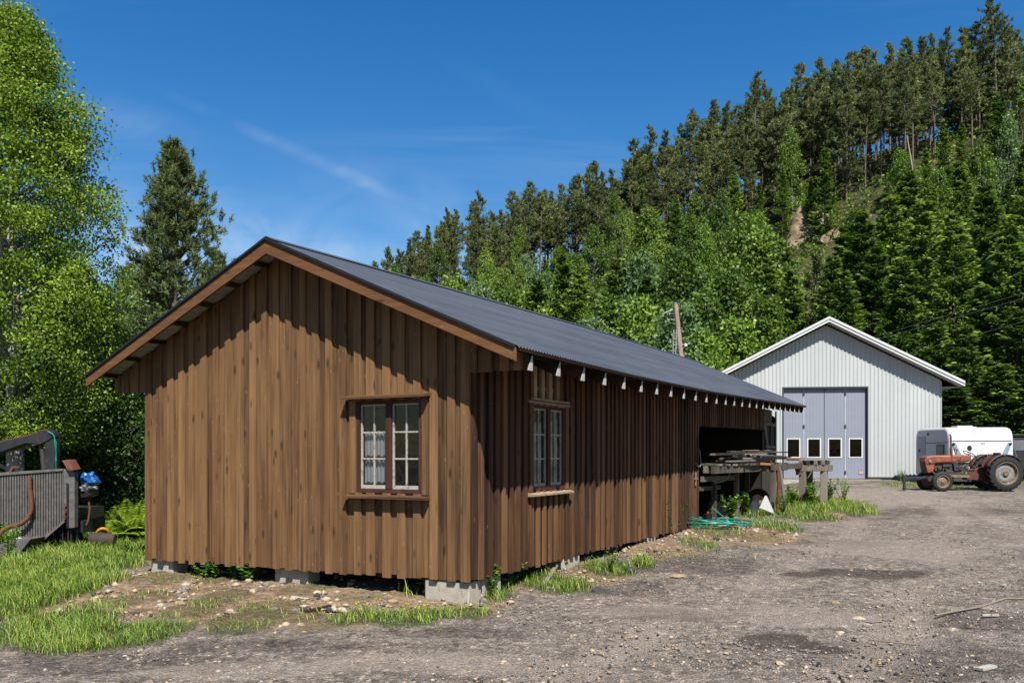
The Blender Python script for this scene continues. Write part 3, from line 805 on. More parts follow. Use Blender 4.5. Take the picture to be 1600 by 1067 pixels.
# ---- windows
def window(name, m, a0, a1, z0, z1, curtain, hood, sill_out, label=None):
    """two casements of 2 x 3 panes"""
    fr = MB(); T = .055; I = -.02
    for b in ((a0, a0 + T, z0, z1), (a1 - T, a1, z0, z1), (a0 + T, a1 - T, z0, z0 + T), (a0 + T, a1 - T, z1 - T * .8, z1)):
        fr.box(b[0], b[1], -.09, .02, b[2], b[3], M=m)
    mid = (a0 + a1) / 2
    fr.box(mid - .045, mid + .045, -.06, .026, z0 + T, z1 - T * .8, M=m)
    f = fr.build(name, MAT['window_paint'], barn, bevel=.004)
    if label: f['label'] = label
    for sgn in (-1, 1):
        sa0 = a0 + T if sgn < 0 else mid + .045
        sa1 = mid - .045 if sgn < 0 else a1 - T
        zz0, zz1 = z0 + T, z1 - T * .8
        s = MB(); t = .02
        for b in ((sa0, sa0 + t, zz0, zz1), (sa1 - t, sa1, zz0, zz1), (sa0 + t, sa1 - t, zz0, zz0 + .045), (sa0 + t, sa1 - t, zz1 - t, zz1)):
            s.box(b[0], b[1], -.045, -.01, b[2], b[3], M=m)
        c = (sa0 + sa1) / 2
        s.box(c - .010, c + .010, -.042, -.014, zz0 + .045, zz1 - t, M=m)
        h = (zz1 - t - zz0 - .045) / 3
        for k in (1, 2):
            zc = zz0 + .045 + h * k
            s.box(sa0 + t, c - .010, -.042, -.014, zc - .010, zc + .010, M=m); s.box(c + .010, sa1 - t, -.042, -.014, zc - .010, zc + .010, M=m)
        so = s.build('casement', MAT['muntin_paint'], f)
        MB().box(sa0 + t, sa1 - t, -.032, -.028, zz0 + .045, zz1 - t, M=m).build('pane', MAT['window_glass'], f)
    # sill and hood
    sl = MB(); o = sill_out
    sl.hexa([m(a0 - .13, -.02, z0 - .075), m(a1 + .13, -.02, z0 - .075), m(a1 + .13, o, z0 - .07), m(a0 - .13, o, z0 - .07),
             m(a0 - .13, -.02, z0 - .015), m(a1 + .13, -.02, z0 - .015), m(a1 + .13, o, z0 - .045), m(a0 - .13, o, z0 - .045)])
    sl.build('window_sill', MAT['purlin_wood2'] if curtain else MAT['silvered_slat'], f)
    if hood:
        hd = MB()
        hd.hexa([m(a0 - .14, -.02, z1 + .045), m(a1 + .14, -.02, z1 + .045), m(a1 + .14, hood, z1 + .02), m(a0 - .14, hood, z1 + .02),
                 m(a0 - .14, -.02, z1 + .085), m(a1 + .14, -.02, z1 + .085), m(a1 + .14, hood, z1 + .048), m(a0 - .14, hood, z1 + .048)])
        hd.box(a0 - .02, a1 + .02, -.02, .03, z1 + .004, z1 + .042, M=m)
        hd.build('window_hood', MAT['purlin_wood2'] if curtain else MAT['silvered_slat'], f)
    # side casings
    for b in ((a0 - .1, a0 - .004), (a1 + .004, a1 + .1)):
        ca = MB(); ca.box(b[0], b[1], .0, .042, z0 - .01, z1 + (.018 if hood else .1), M=m, tone=float(rng.random()))
        ca.build('window_casing', MAT['gable_wood'] if curtain else MAT['side_wood'], f)
    return f
gwin = window('gable_window', gm, .70, 1.75, 1.20, 2.40, True, .17, .14)
swin = window('side_window', sm, 1.63, 2.72, 1.19, 2.40, False, .05, .12)
# room lining behind the windows
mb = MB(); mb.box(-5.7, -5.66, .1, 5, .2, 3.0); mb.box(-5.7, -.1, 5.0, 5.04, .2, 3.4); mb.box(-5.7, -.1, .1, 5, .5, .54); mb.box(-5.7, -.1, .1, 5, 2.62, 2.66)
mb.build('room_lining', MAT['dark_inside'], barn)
# curtain in the left casement of the gable window (drawn half up, gathered folds, two printed bands)
def curtain(a0, a1, z0, z1, bands, off=-.10):
    na, nz = 50, 24
    V = []; F = []; mi = []
    for j in range(nz + 1):
        z = z0 + (z1 - z0) * j / nz
        for i in range(na + 1):
            a = a0 + (a1 - a0) * i / na
            V.append(gm(a, off - .008 * math.sin(i * .95 + .4 * math.sin(j * .3)) , z + .012 * math.sin(i * .6)))
    for j in range(nz):
        zc = (j + .5) / nz
        for i in range(na):
            q = j * (na + 1) + i
            F.append((q, q + 1, q + na + 2, q + na + 1)); mi.append(1 if any(abs(zc - b) < .045 for b in bands) else 0)
    me = np_mesh('curtain', V, F, [MAT['curtain'], MAT['curtain_band']], smooth=True, midx=mi)
    o = link('curtain', me, gwin); return o
curtain(1.25, 1.67, 1.24, 2.0, (.10, .55), -.07)
curtain(.72, .80, 1.24, 2.35, ())
# slatted vent above the side window
mb = MB()
for a in (1.68, 1.93, 2.18, 2.43): mb.box(a, a + .11, -.03, .022, 2.50, 3.12, M=sm, tone=float(rng.random()))
mb.box(1.64, 2.68, -.05, -.032, 2.62, 2.67, M=sm)
mb.build('slatted_vent', MAT['silvered_slat'], barn)
MB().box(1.58, 2.80, 0.027, .075, 2.462, 2.492, M=sm).build('vent_ledge', MAT['silvered_slat'], barn)
# bent conduit and latch by the opening
pts = [(.05, S0 - .22, 1.52), (.09, S0 - .14, 1.44), (.10, S0 - .02, 1.42), (.10, S0 + .08, 1.50), (.08, S0 + .1, 1.64), (.06, S0 + .1, 1.8)]
MB().tube(pts, .013, 6).build('loose_conduit', MAT['cable_grey'], barn)
MB().box(.03, .06, S0 - .25, S0 + .02, 1.14, 1.17).box(.03, .055, S0 - .16, S0 - .12, 1.0, 1.3).build('latch', MAT['cable_grey'], barn)
pts = [(.45, 10.9, 1.50), (.52, 10.95, 1.35), (.5, 10.9, 1.18), (.42, 10.75, 1.08), (.33, 10.5, 1.05), (.25, 10.3, 1.10)]
tag(MB().tube([bw(*p) for p in pts], .013, 6).build('bent_hose', MAT['cable_grey']), 'short pale grey hose end hanging in a hook from the loading platform', 'hose')
# ================================================================ loading platform, trestle, junk (barn-local coordinates through bw)
plat = thing('loading_platform', 'rough timber loading platform built against the barn opening', 'platform', P0, BROT)
def outx(s): return float(np.interp(s, [9.9, 12, 14, 16.5], [.40, .85, 1.15, 1.35]))
def at_barn(o):
    o.location = P0; o.rotation_euler = (0, 0, BROT); return o
gs = lambda x, s: gzf(*bw(x, s)[:2])
mb = MB()
for i, s in enumerate(np.arange(10.0, 14.5, .19)):
    mb.hexa([(.03, s, 1.46), (outx(s) + rng.uniform(-.05, .06), s, 1.44), (outx(s) + rng.uniform(-.05, .06), s + .165, 1.44), (.03, s + .165, 1.46),
             (.03, s, 1.50), (outx(s) + .02, s, 1.485), (outx(s) + .02, s + .165, 1.485), (.03, s + .165, 1.50)], tone=float(rng.random()))
mb.build('deck', MAT['grey_wood'], plat)
mb = MB()
mb.bar((outx(10) - .05, 9.95, 1.35), (outx(14.4) - .05, 14.6, 1.36), .10, .16, tone=.3)
mb.bar((.2, 9.95, 1.36), (.2, 14.6, 1.37), .10, .16, tone=.7)
mb.bar((.12, 9.95, 1.14), (.3, 12.2, 1.12), .07, .12, tone=.5)
mb.bar((.05, 10.0, .92), (.1, 11.6, .90), .06, .10, tone=.2)
mb.bar((1.05, 13.2, 1.37), (1.36, 16.5, 1.39), .09, .15, tone=.35)
mb.build('joist', MAT['grey_wood'], plat)
for s, x in ((12.3, .35), (13.3, 1.03), (11.0, .12), (14.4, .15)):
    g = gs(x, s)
    MB().box(x - .06, x + .06, s - .07, s + .07, g - .1, 1.30, tone=float(rng.random())).build('post', MAT['grey_wood'], plat, bevel=.01)
mb = MB(); g = gs(1.3, 15.6)
mb.bar((1.12, 13.75, 1.42), (1.18, 14.25, g), .24, .05, up=(1, 0, 0), tone=.9)
mb.build('brace', MAT['grey_wood'], plat)
pts = [(1.10, 13.6, 1.4), (1.13, 13.62, .9), (1.10, 13.6, g - .05)]
MB().tube(pts, .045, 8).build('pipe_leg', MAT['rust'], plat)

# loose boards on the platform
defs = [(.12, 10.5, .30, 13.2, .15, .04), (.32, 10.6, .70, 13.5, .14, .045), (.5, 10.7, .92, 13.8, .16, .04), (.2, 11.4, .42, 14.2, .17, .05), (.58, 11.6, .98, 14.0, .15, .04), (.4, 12.0, .8, 14.4, .15, .05), (.75, 12.2, 1.10, 14.2, .13, .04),
        (.15, 12.6, .3, 14.6, .2, .05), (.55, 10.9, .62, 12.8, .15, .05), (.34, 12.8, .66, 14.5, .16, .045), (.42, 10.2, .66, 11.6, .12, .05), (.25, 10.3, .5, 12.1, .14, .05), (.7, 11.9, 1.06, 13.4, .10, .06), (.9, 12.3, 1.18, 14.3, .12, .035), (.3, 11.7, .75, 12.6, .12, .05)]
for i, (xa, sa, xb, sb, w_, h) in enumerate(defs):
    z0 = 1.50 + .055 * (i // 3) + .01
    za, zb = z0 + rng.uniform(0, .02), z0 + rng.uniform(0, .03)
    mb = MB()
    mb.bar((xa, sa, za + h / 2), (xb, sb, zb + h / 2), w_, h, tone=float(rng.random()))
    o = at_barn(mb.build('weathered_board', MAT['grey_wood2'], None, bevel=.006))
    tag(o, 'weathered grey board in the loose heap on the loading platform', 'board', 'loose boards heaped on the platform')
o = at_barn(MB().bar((.9, 13.6, 1.60), (1.28, 16.4, 1.585), .16, .05).build('plank', MAT['fresh_plank'], None, bevel=.005))
tag(o, 'yellowish newer plank bridging the platform and the grey trestle', 'plank')
o = at_barn(MB().bar((1.0, 12.2, 1.47), (1.02, 12.9, 1.45), .1, .06).build('plank', MAT['fresh_plank'], None, bevel=.005))
tag(o, 'short yellowish plank stub poking from the front of the platform heap', 'plank')
o = at_barn(MB().bar((.35, 13.4, 1.80), (.42, 14.2, 1.81), .2, .03).build('plank', MAT['fresh_plank'], None, bevel=.005))
tag(o, 'pale plank offcut on top of the platform heap by the wall', 'plank')
# corrugated sheet lying on the heap
ss = np.arange(0, 3.0, .02); V = []; F = []
for i, q in enumerate(np.linspace(0, .55, 34)):
    for t in (0, 1):
        p = bw(.78 + .30 * t + q * .9 - .30, 12.4 + t * 2.3 , 1.70 - q * .10 + .012 * math.sin(i * 1.2) - .02 * t)
        V.append(p)
for i in range(33): F.append((2 * i, 2 * i + 1, 2 * i + 3, 2 * i + 2))
o = link('corrugated_sheet', np_mesh('corrugated_sheet', V, F, MAT['zinc_sheet'], smooth=True))
md = o.modifiers.new('thick', 'SOLIDIFY'); md.thickness = .004
tag(o, 'grey corrugated metal sheet lying across the board heap', 'metal sheet')
o = MB().box(-.12, .12, -.1, .1, 0, .05).build('plastic_tray', MAT['mint'], None, bevel=.02); o.location = bw(.75, 14.4, 1.76); o.rotation_euler = (0, .1, .5)
tag(o, 'small mint green plastic tray on the board heap', 'tray')

# trestle at the end of the platform
tr = thing('timber_trestle', 'weathered grey timber trestle standing in weeds beyond the platform', 'trestle', P0, BROT)
for x, s in ((1.34, 16.05), (1.85, 16.5), (1.36, 17.1), (1.75, 17.3)):
    g = gs(x, s)
    MB().box(x - .09, x + .09, s - .1, s + .1, g - .1, 1.22, tone=float(rng.random())).build('leg', MAT['grey_wood'], tr, bevel=.012)
mb = MB()
mb.bar((1.20, 15.92, 1.31), (2.0, 16.62, 1.31), .20, .17, tone=.6); mb.bar((1.2, 17.05, 1.31), (1.95, 17.4, 1.31), .18, .17, tone=.4)
mb.build('beam', MAT['grey_wood'], tr, bevel=.012)
for x in (1.26, 1.44, 1.62, 1.80):
    MB().box(x, x + .09, 15.86 + (x - 1.26) * .85, 17.5, 1.405, 1.53, tone=float(rng.random())).build('crosspiece', MAT['grey_wood2'], tr, bevel=.008)
mb = MB(); mb.bar((1.0, 15.72, 1.55), (2.06, 16.66, 1.55), .18, .03, tone=.9); mb.bar((1.1, 16.1, 1.55), (2.0, 16.9, 1.55), .16, .03, tone=.3); mb.bar((1.1, 16.5, 1.55), (1.98, 17.2, 1.55), .16, .03, tone=.6)
mb.build('top_board', MAT['grey_wood2'], tr)
mb = MB(); mb.bar((1.83, 16.6, 1.2), (1.74, 17.25, .6), .05, .14, tone=.2); mb.build('brace', MAT['grey_wood'], tr)
g = gs(1.36, 15.95)
MB().bar((1.26, 15.88, 1.12), (1.26, 15.88, 1.4), .17, .02, up=(.65, -.75, 0)).build('rust_plate', MAT['rust'], tr)
# clutter under the platform
mb = MB(); V = [bw(.92, 12.45, 0), bw(1.15, 13.0, 0), bw(1.0, 12.75, 0)]
g = gs(1.0, 12.7)
V = [(V[0][0], V[0][1], g + .22), (V[1][0], V[1][1], g + .05), (V[2][0], V[2][1], g + .52)]
mb.raw(V + [(v[0] - .03, v[1] + .05, v[2]) for v in V], [(0, 1, 2), (5, 4, 3), (0, 3, 4, 1), (1, 4, 5, 2), (2, 5, 3, 0)])
tag(mb.build('broken_sheet', MAT['paper_white'], None), 'white broken sheet leaning under the loading platform', 'sheet')
def bucket(x, s, r, h, mat, lab, rim=None):
    g = gs(x, s); b = thing('bucket', lab, 'bucket', bw(x, s, g))
    mb = MB(); mb.lathe([(r * .8, 0), (r, h), (r * 1.05, h), (r * 1.05, h - .02), (r * .97, h - .02), (r * .77, .02)], lambda u, v, w_: (u, v, w_), 20)
    mb.build('shell', MAT[mat], b, smooth=True)
    pts = [(r * math.cos(t), 0.02, h - .03 - r * .7 * math.sin(t)) for t in np.linspace(0, PI, 12)]
    MB().tube(pts, .006, 5).build('handle', MAT['cable_grey'], b)
bucket(.55, 13.2, .17, .36, 'seam', 'dark grey bucket in the shade under the platform')
bucket(.22, 10.1, .10, .26, 'black_part', 'small black bucket at the corner of the barn opening')
o = MB().lathe([(.02, 0), (.035, .01), (.035, .035), (.012, .05)], lambda u, v, w_: (u, v, w_), 12).build('red_cap', MAT['red_print'], None, smooth=True)
o.location = bw(.22, 10.1, gs(.22, 10.1) + .27); tag(o, 'small red plastic cap on the black bucket', 'cap')
# old engine lump in the shade
mb = MB(); e0 = bw(-.1, 12.2); g = gs(.0, 12.2)
mb.box(-.25, .25, -.2, .2, 0, .35); mb.lathe([(.18, -.3), (.2, -.28), (.2, -.22), (.1, -.2)], lambda u, v, w_: (w_, u, v + .3), 18); mb.lathe([(.06, .35), (.09, .4), (.09, .55), (.03, .58)], lambda u, v, w_: (u - .1, v, w_), 12); mb.box(.0, .2, -.12, .12, .35, .5)
o = mb.build('scrap_engine', MAT['engine_metal'], None, bevel=.02); o.location = (e0[0], e0[1], g); o.rotation_euler = (0, 0, .5)
tag(o, 'old grey engine block in the dark under the platform', 'engine')
mb = MB(); mb.lathe([(.26, -.08), (.3, -.06), (.3, .06), (.26, .08), (.16, .07), (.16, -.07)], lambda u, v, w_: (u, w_, v + .3), 24, closed=True)
o = mb.build('old_tyre', MAT['rubber'], None, smooth=True); o.location = bw(.5, 14.2, gs(.5, 14.2)); o.rotation_euler = (.2, 0, -.5); tag(o, 'worn black tyre standing in the shade under the platform', 'tyre')

# garden hose, coiled
def hosepts():
    c = bw(.42, 9.75); c2 = bw(1.0, 9.95)
    pts = []; r = np.random.default_rng(3)
    n = 640
    hx, hy, _ = on_ground(1118, 824)
    for i in range(n):
        t = i / n; a = t * 2 * PI * 9.0 + .35 * math.sin(i * .07)
        R = .42 + .16 * math.sin(t * 17) + .07 * math.sin(t * 41)
        x = hx + R * math.cos(a) * 1.25 + .12 * math.sin(t * 11); y = hy + R * math.sin(a) * 1.15 + .15 * math.sin(t * 7)
        z = gzf(x, y) + .035 + .13 * t + .06 * max(0, math.sin(a * 1.0 + 1.9 + t * 3)) * (0.5 + t)
        pts.append((x, y, z))
    lx, ly, lz = pts[-1]
    e1 = P(1113, 793, hy + .5); e0 = P(1140, 815, hy + .1)
    for t in np.linspace(.05, 1, 14):
        pts.append((lx + (e0[0] - lx) * t, ly + (e0[1] - ly) * t, lz + (e0[2] - lz) * t))
    for t in np.linspace(.1, 1, 12):
        pts.append((e0[0] + (e1[0] - e0[0]) * t, e0[1] + (e1[1] - e0[1]) * t, e0[2] + (e1[2] - e0[2]) * t))
    return pts
o = MB().tube(hosepts(), .0135, 7).build('garden_hose', MAT['hose_teal'], None, smooth=True)
tag(o, 'teal garden hose in a loose coil at the barn corner', 'hose')
a = on_ground(1150, 818); b = on_ground(1210, 817)
MB_ = MB().tube([(a[0] + (b[0] - a[0]) * t, a[1] + (b[1] - a[1]) * t, gzf(a[0] + (b[0] - a[0]) * t, a[1] + (b[1] - a[1]) * t) + .03) for t in np.linspace(0, 1, 12)], .0135, 6)
tag(MB_.build('garden_hose', MAT['hose_teal'], None), 'straight run of teal hose lying in grass right of the coil', 'hose')
# ================================================================ pale grey garage
gR = P(1470, 745, 37.5); gLd = 38.6
ang = math.atan2(gLd - 37.5, (1116 - 800) / FPX * gLd - gR[0])       # from right corner to left corner
GAR = thing('garage', 'large pale grey corrugated metal garage with white bargeboards and tall folding door', 'garage', (gR[0], gR[1], 0), ang + PI)
# local: x runs left->right with 0 at the right corner (negative to the left), y into the building, z up
WG = math.hypot(gLd - 37.5, (1116 - 800) / FPX * gLd - gR[0])
gz0 = .66; ze = 1.7 + 112 * 37.5 / FPX + .12; zr = 1.7 + (710 - 508) * 38 / FPX
XD0, XD1 = -(WG * .6935), -(WG * .314)
zd = 1.7 + 106 * 38 / FPX; zdb = .60
pitch = .17
def gtop(x): return ze + (zr - ze) * (1 - abs(x + WG / 2) / (WG / 2))
def cladding(x0, x1, zlo, zhi):
    V = []; F = []; x = x0; prof = [(0, 0), (.075, 0), (.095, -.028), (.15, -.028)]
    xs = []; 
    k = 0
    while x < x1 - 1e-4:
        for dx, dy in prof:
            xx = x + dx
            if xx <= x1: xs.append((xx, dy))
        x += pitch
    xs.append((x1, xs[-1][1]))
    for xx, dy in xs: V += [(xx, dy, zlo), (xx, dy, zhi(xx))]
    for i in range(len(xs) - 1): F.append((2 * i, 2 * i + 2, 2 * i + 3, 2 * i + 1))
    return V, F
A = Acc()
for x0, x1, lo, hi in ((-WG, XD0, gz0, gtop), (XD1, 0, gz0, gtop), (XD0, XD1, zd, gtop)):
    V, F = cladding(x0, x1, lo, hi); A.add(np.array(V), np.array(F))
V, F = cladding(0, 14, gz0, lambda x: ze)          # right and left flanks
A.add(np.array([(-v[1], v[0], v[2]) for v in V]), np.array(F)); A.add(np.array([(-WG + v[1], v[0], v[2]) for v in V]), np.array(F))
me = A.mesh('wall', MAT['garage_cladding']); link('wall', me, GAR)
mb = MB(); mb.box(-WG + .05, XD0, .03, .2, -.4, gz0 - .01); mb.box(XD1, -.05, .03, .2, -.4, gz0 - .01); mb.box(-.2, -.05, .2, 14, -.4, gz0 - .01); mb.box(-WG + .05, -WG + .2, .2, 14, -.4, gz0 - .01)
mb.build('plinth', MAT['concrete'], GAR)
mb = MB(); mb.box(XD1, 0, -.035, .01, gz0 - .03, gz0 + .02); mb.box(-WG, XD0, -.035, .01, gz0 - .03, gz0 + .02)
mb.build('drip_flashing', MAT['dark_gap'], GAR)
mb = MB(); mb.box(.0, .03, -.03, .05, gz0 + .025, ze - .05); mb.build('corner_flashing', MAT['garage_cladding'], GAR)
# roof with overhang; white double bargeboards
OH = .55; ES = .80; sl = (zr - ze) / (WG / 2)
def rz(x): return zr + .28 - sl * abs(x + WG / 2)
mb = MB()
for sg in (-1, 1):
    xe = -WG / 2 + sg * (WG / 2 + ES)
    a, b = (-WG / 2, rz(-WG / 2)), (xe, rz(xe))
    mb.hexa([(a[0], -OH, a[1] - .05), (b[0], -OH, b[1] - .05), (b[0], 14.3, b[1] - .05), (a[0], 14.3, a[1] - .05), (a[0], -OH, a[1]), (b[0], -OH, b[1]), (b[0], 14.3, b[1]), (a[0], 14.3, a[1])])
gro = mb.build('roof', MAT['roof_steel'], GAR)
for sg in (-1, 1):
    xe = -WG / 2 + sg * (WG / 2 + ES)
    mb = MB(); x0 = -WG / 2
    for y, d0, d1 in ((-OH - .03, -.20, .03), (-OH - .055, -.075, .035)):
        mb.hexa([(x0, y, rz(x0) + d0), (xe, y, rz(xe) + d0), (xe, y + .026, rz(xe) + d0), (x0, y + .026, rz(x0) + d0), (x0, y, rz(x0) + d1), (xe, y, rz(xe) + d1), (xe, y + .026, rz(xe) + d1), (x0, y + .026, rz(x0) + d1)])
    mb.build('bargeboard', MAT['white_metal'], gro)
    MB().hexa([(x0, -OH - .06, rz(x0) - .088), (xe, -OH - .06, rz(xe) - .088), (xe, -OH - .04, rz(xe) - .088), (x0, -OH - .04, rz(x0) - .088), (x0, -OH - .06, rz(x0) - .077), (xe, -OH - .06, rz(xe) - .077), (xe, -OH - .04, rz(xe) - .077), (x0, -OH - .04, rz(x0) - .077)]).build('board_gap', MAT['seam'], gro)
    mb = MB()
    xw = -WG / 2 + sg * (WG / 2 + .03)
    mb.hexa([(x0, -OH, rz(x0) - .19), (xe, -OH, rz(xe) - .19), (xe, 0.02, rz(xe) - .19), (x0, .02, rz(x0) - .19), (x0, -OH, rz(x0) - .17), (xe, -OH, rz(xe) - .17), (xe, .02, rz(xe) - .17), (x0, .02, rz(x0) - .17)])
    mb.build('soffit', MAT['white_metal'], gro)
    MB().box(min(xe, xe - sg * .03), max(xe, xe - sg * .03), -OH + .01, 14.2, rz(xe) - .2, rz(xe) + .0).build('fascia', MAT['white_metal'], gro)
    MB().box(min(xe, xw), max(xe, xw), .03, 14.2, rz(xe) - .2, rz(xe) - .18).build('eave_soffit', MAT['white_metal'], gro)
# folding door: four leaves, each with a window
mb = MB()
mb.box(XD0 + .002, XD0 + .06, -.03, .25, zdb, zd - .002); mb.box(XD1 - .06, XD1 - .002, -.03, .25, zdb, zd - .002); mb.box(XD0 + .06, XD1 - .06, -.03, .25, zd - .08, zd - .002)
mb.build('door_frame', MAT['dark_gap'], GAR)
lw = (XD1 - XD0 - .12) / 4
wz0, wz1 = 1.7 - 3.5 * 38 / FPX, 1.7 + 24 * 38 / FPX
for i in range(4):
    x0 = XD0 + .06 + i * lw + .012; x1 = x0 + lw - .024
    wx = (x0 + x1) / 2; ww = .26
    lf = MB()
    for b in ((x0, wx - ww, zdb, zd - .09), (wx + ww, x1, zdb, zd - .09), (wx - ww, wx + ww, zdb, wz0), (wx - ww, wx + ww, wz1, zd - .09)):
        lf.box(b[0], b[1], .12, .17, b[2], b[3])
    for q in np.arange(x0 + .12, x1 - .05, .145):      # shallow pressed ribs
        for za, zb in ((zdb, zd - .09),):
            if wx - ww - .07 < q < wx + ww + .07:
                lf.box(q, q + .02, .114, .12, zdb + .02, wz0 - .1); lf.box(q, q + .02, .114, .12, wz1 + .1, zd - .1)
            else: lf.box(q, q + .02, .114, .12, zdb + .02, zd - .1)
    leaf = lf.build('door_leaf', MAT['grey_gate'], GAR)
    fr = MB()
    for b in ((wx - ww - .05, wx - ww, wz0 - .05, wz1 + .05), (wx + ww, wx + ww + .05, wz0 - .05, wz1 + .05), (wx - ww, wx + ww, wz0 - .05, wz0), (wx - ww, wx + ww, wz1, wz1 + .05)):
        fr.box(b[0], b[1], .10, .18, b[2], b[3])
    fr.build('window_frame', MAT['white_metal'], leaf)
    MB().box(wx - ww, wx + ww, .145, .15, wz0, wz1).build('window_pane', MAT['dark_glass'], leaf)
    sm_ = MB(); sm_.box(x1 + .002, x1 + .022, .10, .155, zdb, zd - .09)
    sm_.build('leaf_seal', MAT['dark_gap'] if i in (1, 3) else MAT['white_metal'], leaf)
    if i in (0, 2):
        h = MB(); 
        for zz in (zdb + .2, 2.9, zd - .4): h.box(x1 - .03, x1 + .05, .085, .099, zz, zz + .16)
        h.build('hinge', MAT['dark_gap'], leaf)
    if i == 3:
        MB().box(x1 - .30, x1 - .10, .108, .113, .82, .95).build('sticker', MAT['paper_white'], leaf)
        s = MB()
        for b in ((x1 - .31, x1 - .09, .945, .965), (x1 - .31, x1 - .09, .805, .825), (x1 - .31, x1 - .29, .825, .945), (x1 - .11, x1 - .09, .825, .945), (x1 - .26, x1 - .14, .87, .90)):
            s.box(b[0], b[1], .105, .107, b[2], b[3])
        s.build('sticker_border', MAT['red_print'], leaf)
mb = MB(); mb.box(XD0 - .5, XD1 + .5, -.25, .3, .2, .57); mb.build('threshold', MAT['concrete'], GAR)
MB().box(-WG + .3, -.3, 13.9, 13.95, .3, ze).box(-WG + .3, -.3, 1.5, 1.6, .3, ze).build('inner_wall', MAT['black_part'], GAR)

# ================================================================ caravan
cyaw = math.radians(-5)
cg = gzf(18.3, 34)
CAR = thing('caravan', 'white touring caravan parked between the garage and the old tractor', 'caravan', (17.34, 33.0, cg), cyaw)
CW, CL, CB, CT = 2.45, 3.4, .36, 2.30
def rrect(w0, w1, z0, z1, r, r2=.06, n=6):
    pts = []
    for cx, cz, a0, rr in ((w1 - r2, z0 + r2, -90, r2), (w1 - r, z1 - r, 0, r), (w0 + r, z1 - r, 90, r), (w0 + r2, z0 + r2, 180, r2)):
        for k in range(n + 1):
            a = math.radians(a0 + 90 * k / n); pts.append((cx + rr * math.cos(a), cz + rr * math.sin(a)))
    return pts
mb = MB()
# side profile extruded across the width: sloping nose toward the camera, rounded roof
prof = [(.03, CB), (0, CB + .12), (0, CT - .50), (.04, CT - .34), (.12, CT - .16), (.26, CT - .05), (.45, CT), (CL - .45, CT + .03), (CL - .2, CT - .04), (CL - .06, CT - .2), (CL, CT - .5), (CL, CB)]
mb.prism(prof, 0, CW, lambda a, b, d: (d, a, b))
mb.build('body', MAT['caravan_white'], CAR, bevel=.09, smooth=True)
MB().prism([(.10, CB + .02), (.10, CT - .32), (.22, CT - .2), (.38, CT - .12), (CL - .4, CT - .1), (CL - .14, CT - .3), (CL - .08, CB + .02)], -.006, -.002, lambda a, b, d: (d, a, b)).build('side_panel', MAT['caravan_side'], CAR)
MB().box(.09, CW - .09, -.012, -.004, CT - .56, CT - .535).build('front_seam', MAT['seam'], CAR)
d = MB(); d.box(-.02, -.008, 2.28, 3.2, 1.0, CT - .32); d.build('door', MAT['caravan_door'], CAR, bevel=.004)
dr = CAR.children[-1]
MB().box(-.02, -.008, 2.28, 3.2, .42, .98).build('lower_panel', MAT['caravan_side'], dr)
MB().box(-.04, -.021, 2.85, 2.95, 1.32, 1.44).build('handle', MAT['black_part'], dr)
wn = MB(); wn.box(-.022, -.008, .42, 1.18, 1.02, 1.62); wf = wn.build('window', MAT['black_part'], CAR, bevel=.01)
MB().box(-.028, -.0225, .50, 1.10, 1.08, 1.56).build('pane', MAT['rim_grey'], wf)
MB().box(-.016, -.008, .12, 2.26, CT - .62, CT - .59).build('side_seam', MAT['seam'], CAR)
MB().box(-.016, -.008, .12, 3.2, .93, .955).build('side_trim', MAT['caravan_white'], CAR)
MB().box(-.03, -.008, 1.95, 2.1, CT - .28, CT - .18).build('vent', MAT['black_part'], CAR)
for sg in (0, 1):
    f = (lambda x: x) if not sg else (lambda x: CW - x)
    p = [(f(.10), CT - .66), (f(.22), CT - .62), (f(.62), CT - 1.42), (f(.38), CT - 1.42)]
    s = MB(); s.prism(p, -.03, -.008, lambda a, b, d: (a, d, b)); st = s.build('strut_cover', MAT['pale_blue'], CAR)
    MB().lathe([(.055, -.05), (.055, -.031)], lambda u, v, w_: (f(.15) + u, w_, CT - .67 + v), 14).build('knob', MAT['black_part'], st)
MB().box(1.2, 1.36, -.012, -.004, CT - .66, CT - .64).box(1.2, 1.36, .02, .03, CT - .31, CT - .3).build('badge', MAT['seam'], CAR)
MB().box(.7, 1.3, .9, 1.5, CT + .0, CT + .08).box(1.5, 1.9, 1.9, 2.3, CT, CT + .07).build('roof_vent', MAT['caravan_side'], CAR, bevel=.02)
for x in (.12, CW - .3):
    wh = MB(); wh.lathe([(.2, 0), (.3, .02), (.31, .1), (.3, .17), (.2, .18)], lambda u, v, w_: (x + w_, 1.7 + u, .31 + v), 24); wh.build('wheel', MAT['rubber'], CAR, smooth=True)
mb = MB(); mb.box(.3, CW - .3, .1, CL - .1, .25, .35); mb.bar((CW / 2 - .5, 0.1, .34), (CW / 2, -1.1, .38), .07, .07); mb.bar((CW / 2 + .5, .1, .34), (CW / 2, -1.1, .38), .07, .07); mb.bar((CW / 2, -.95, .02), (CW / 2, -.95, .4), .06, .06)
mb.build('chassis', MAT['steel_dark'], CAR)
mb = MB(); mb.box(.04, .09, .2, 3.2, .12, .36); mb.box(.2, CW - .2, .06, .1, .15, .36); mb.build('skirt', MAT['seam'], CAR)

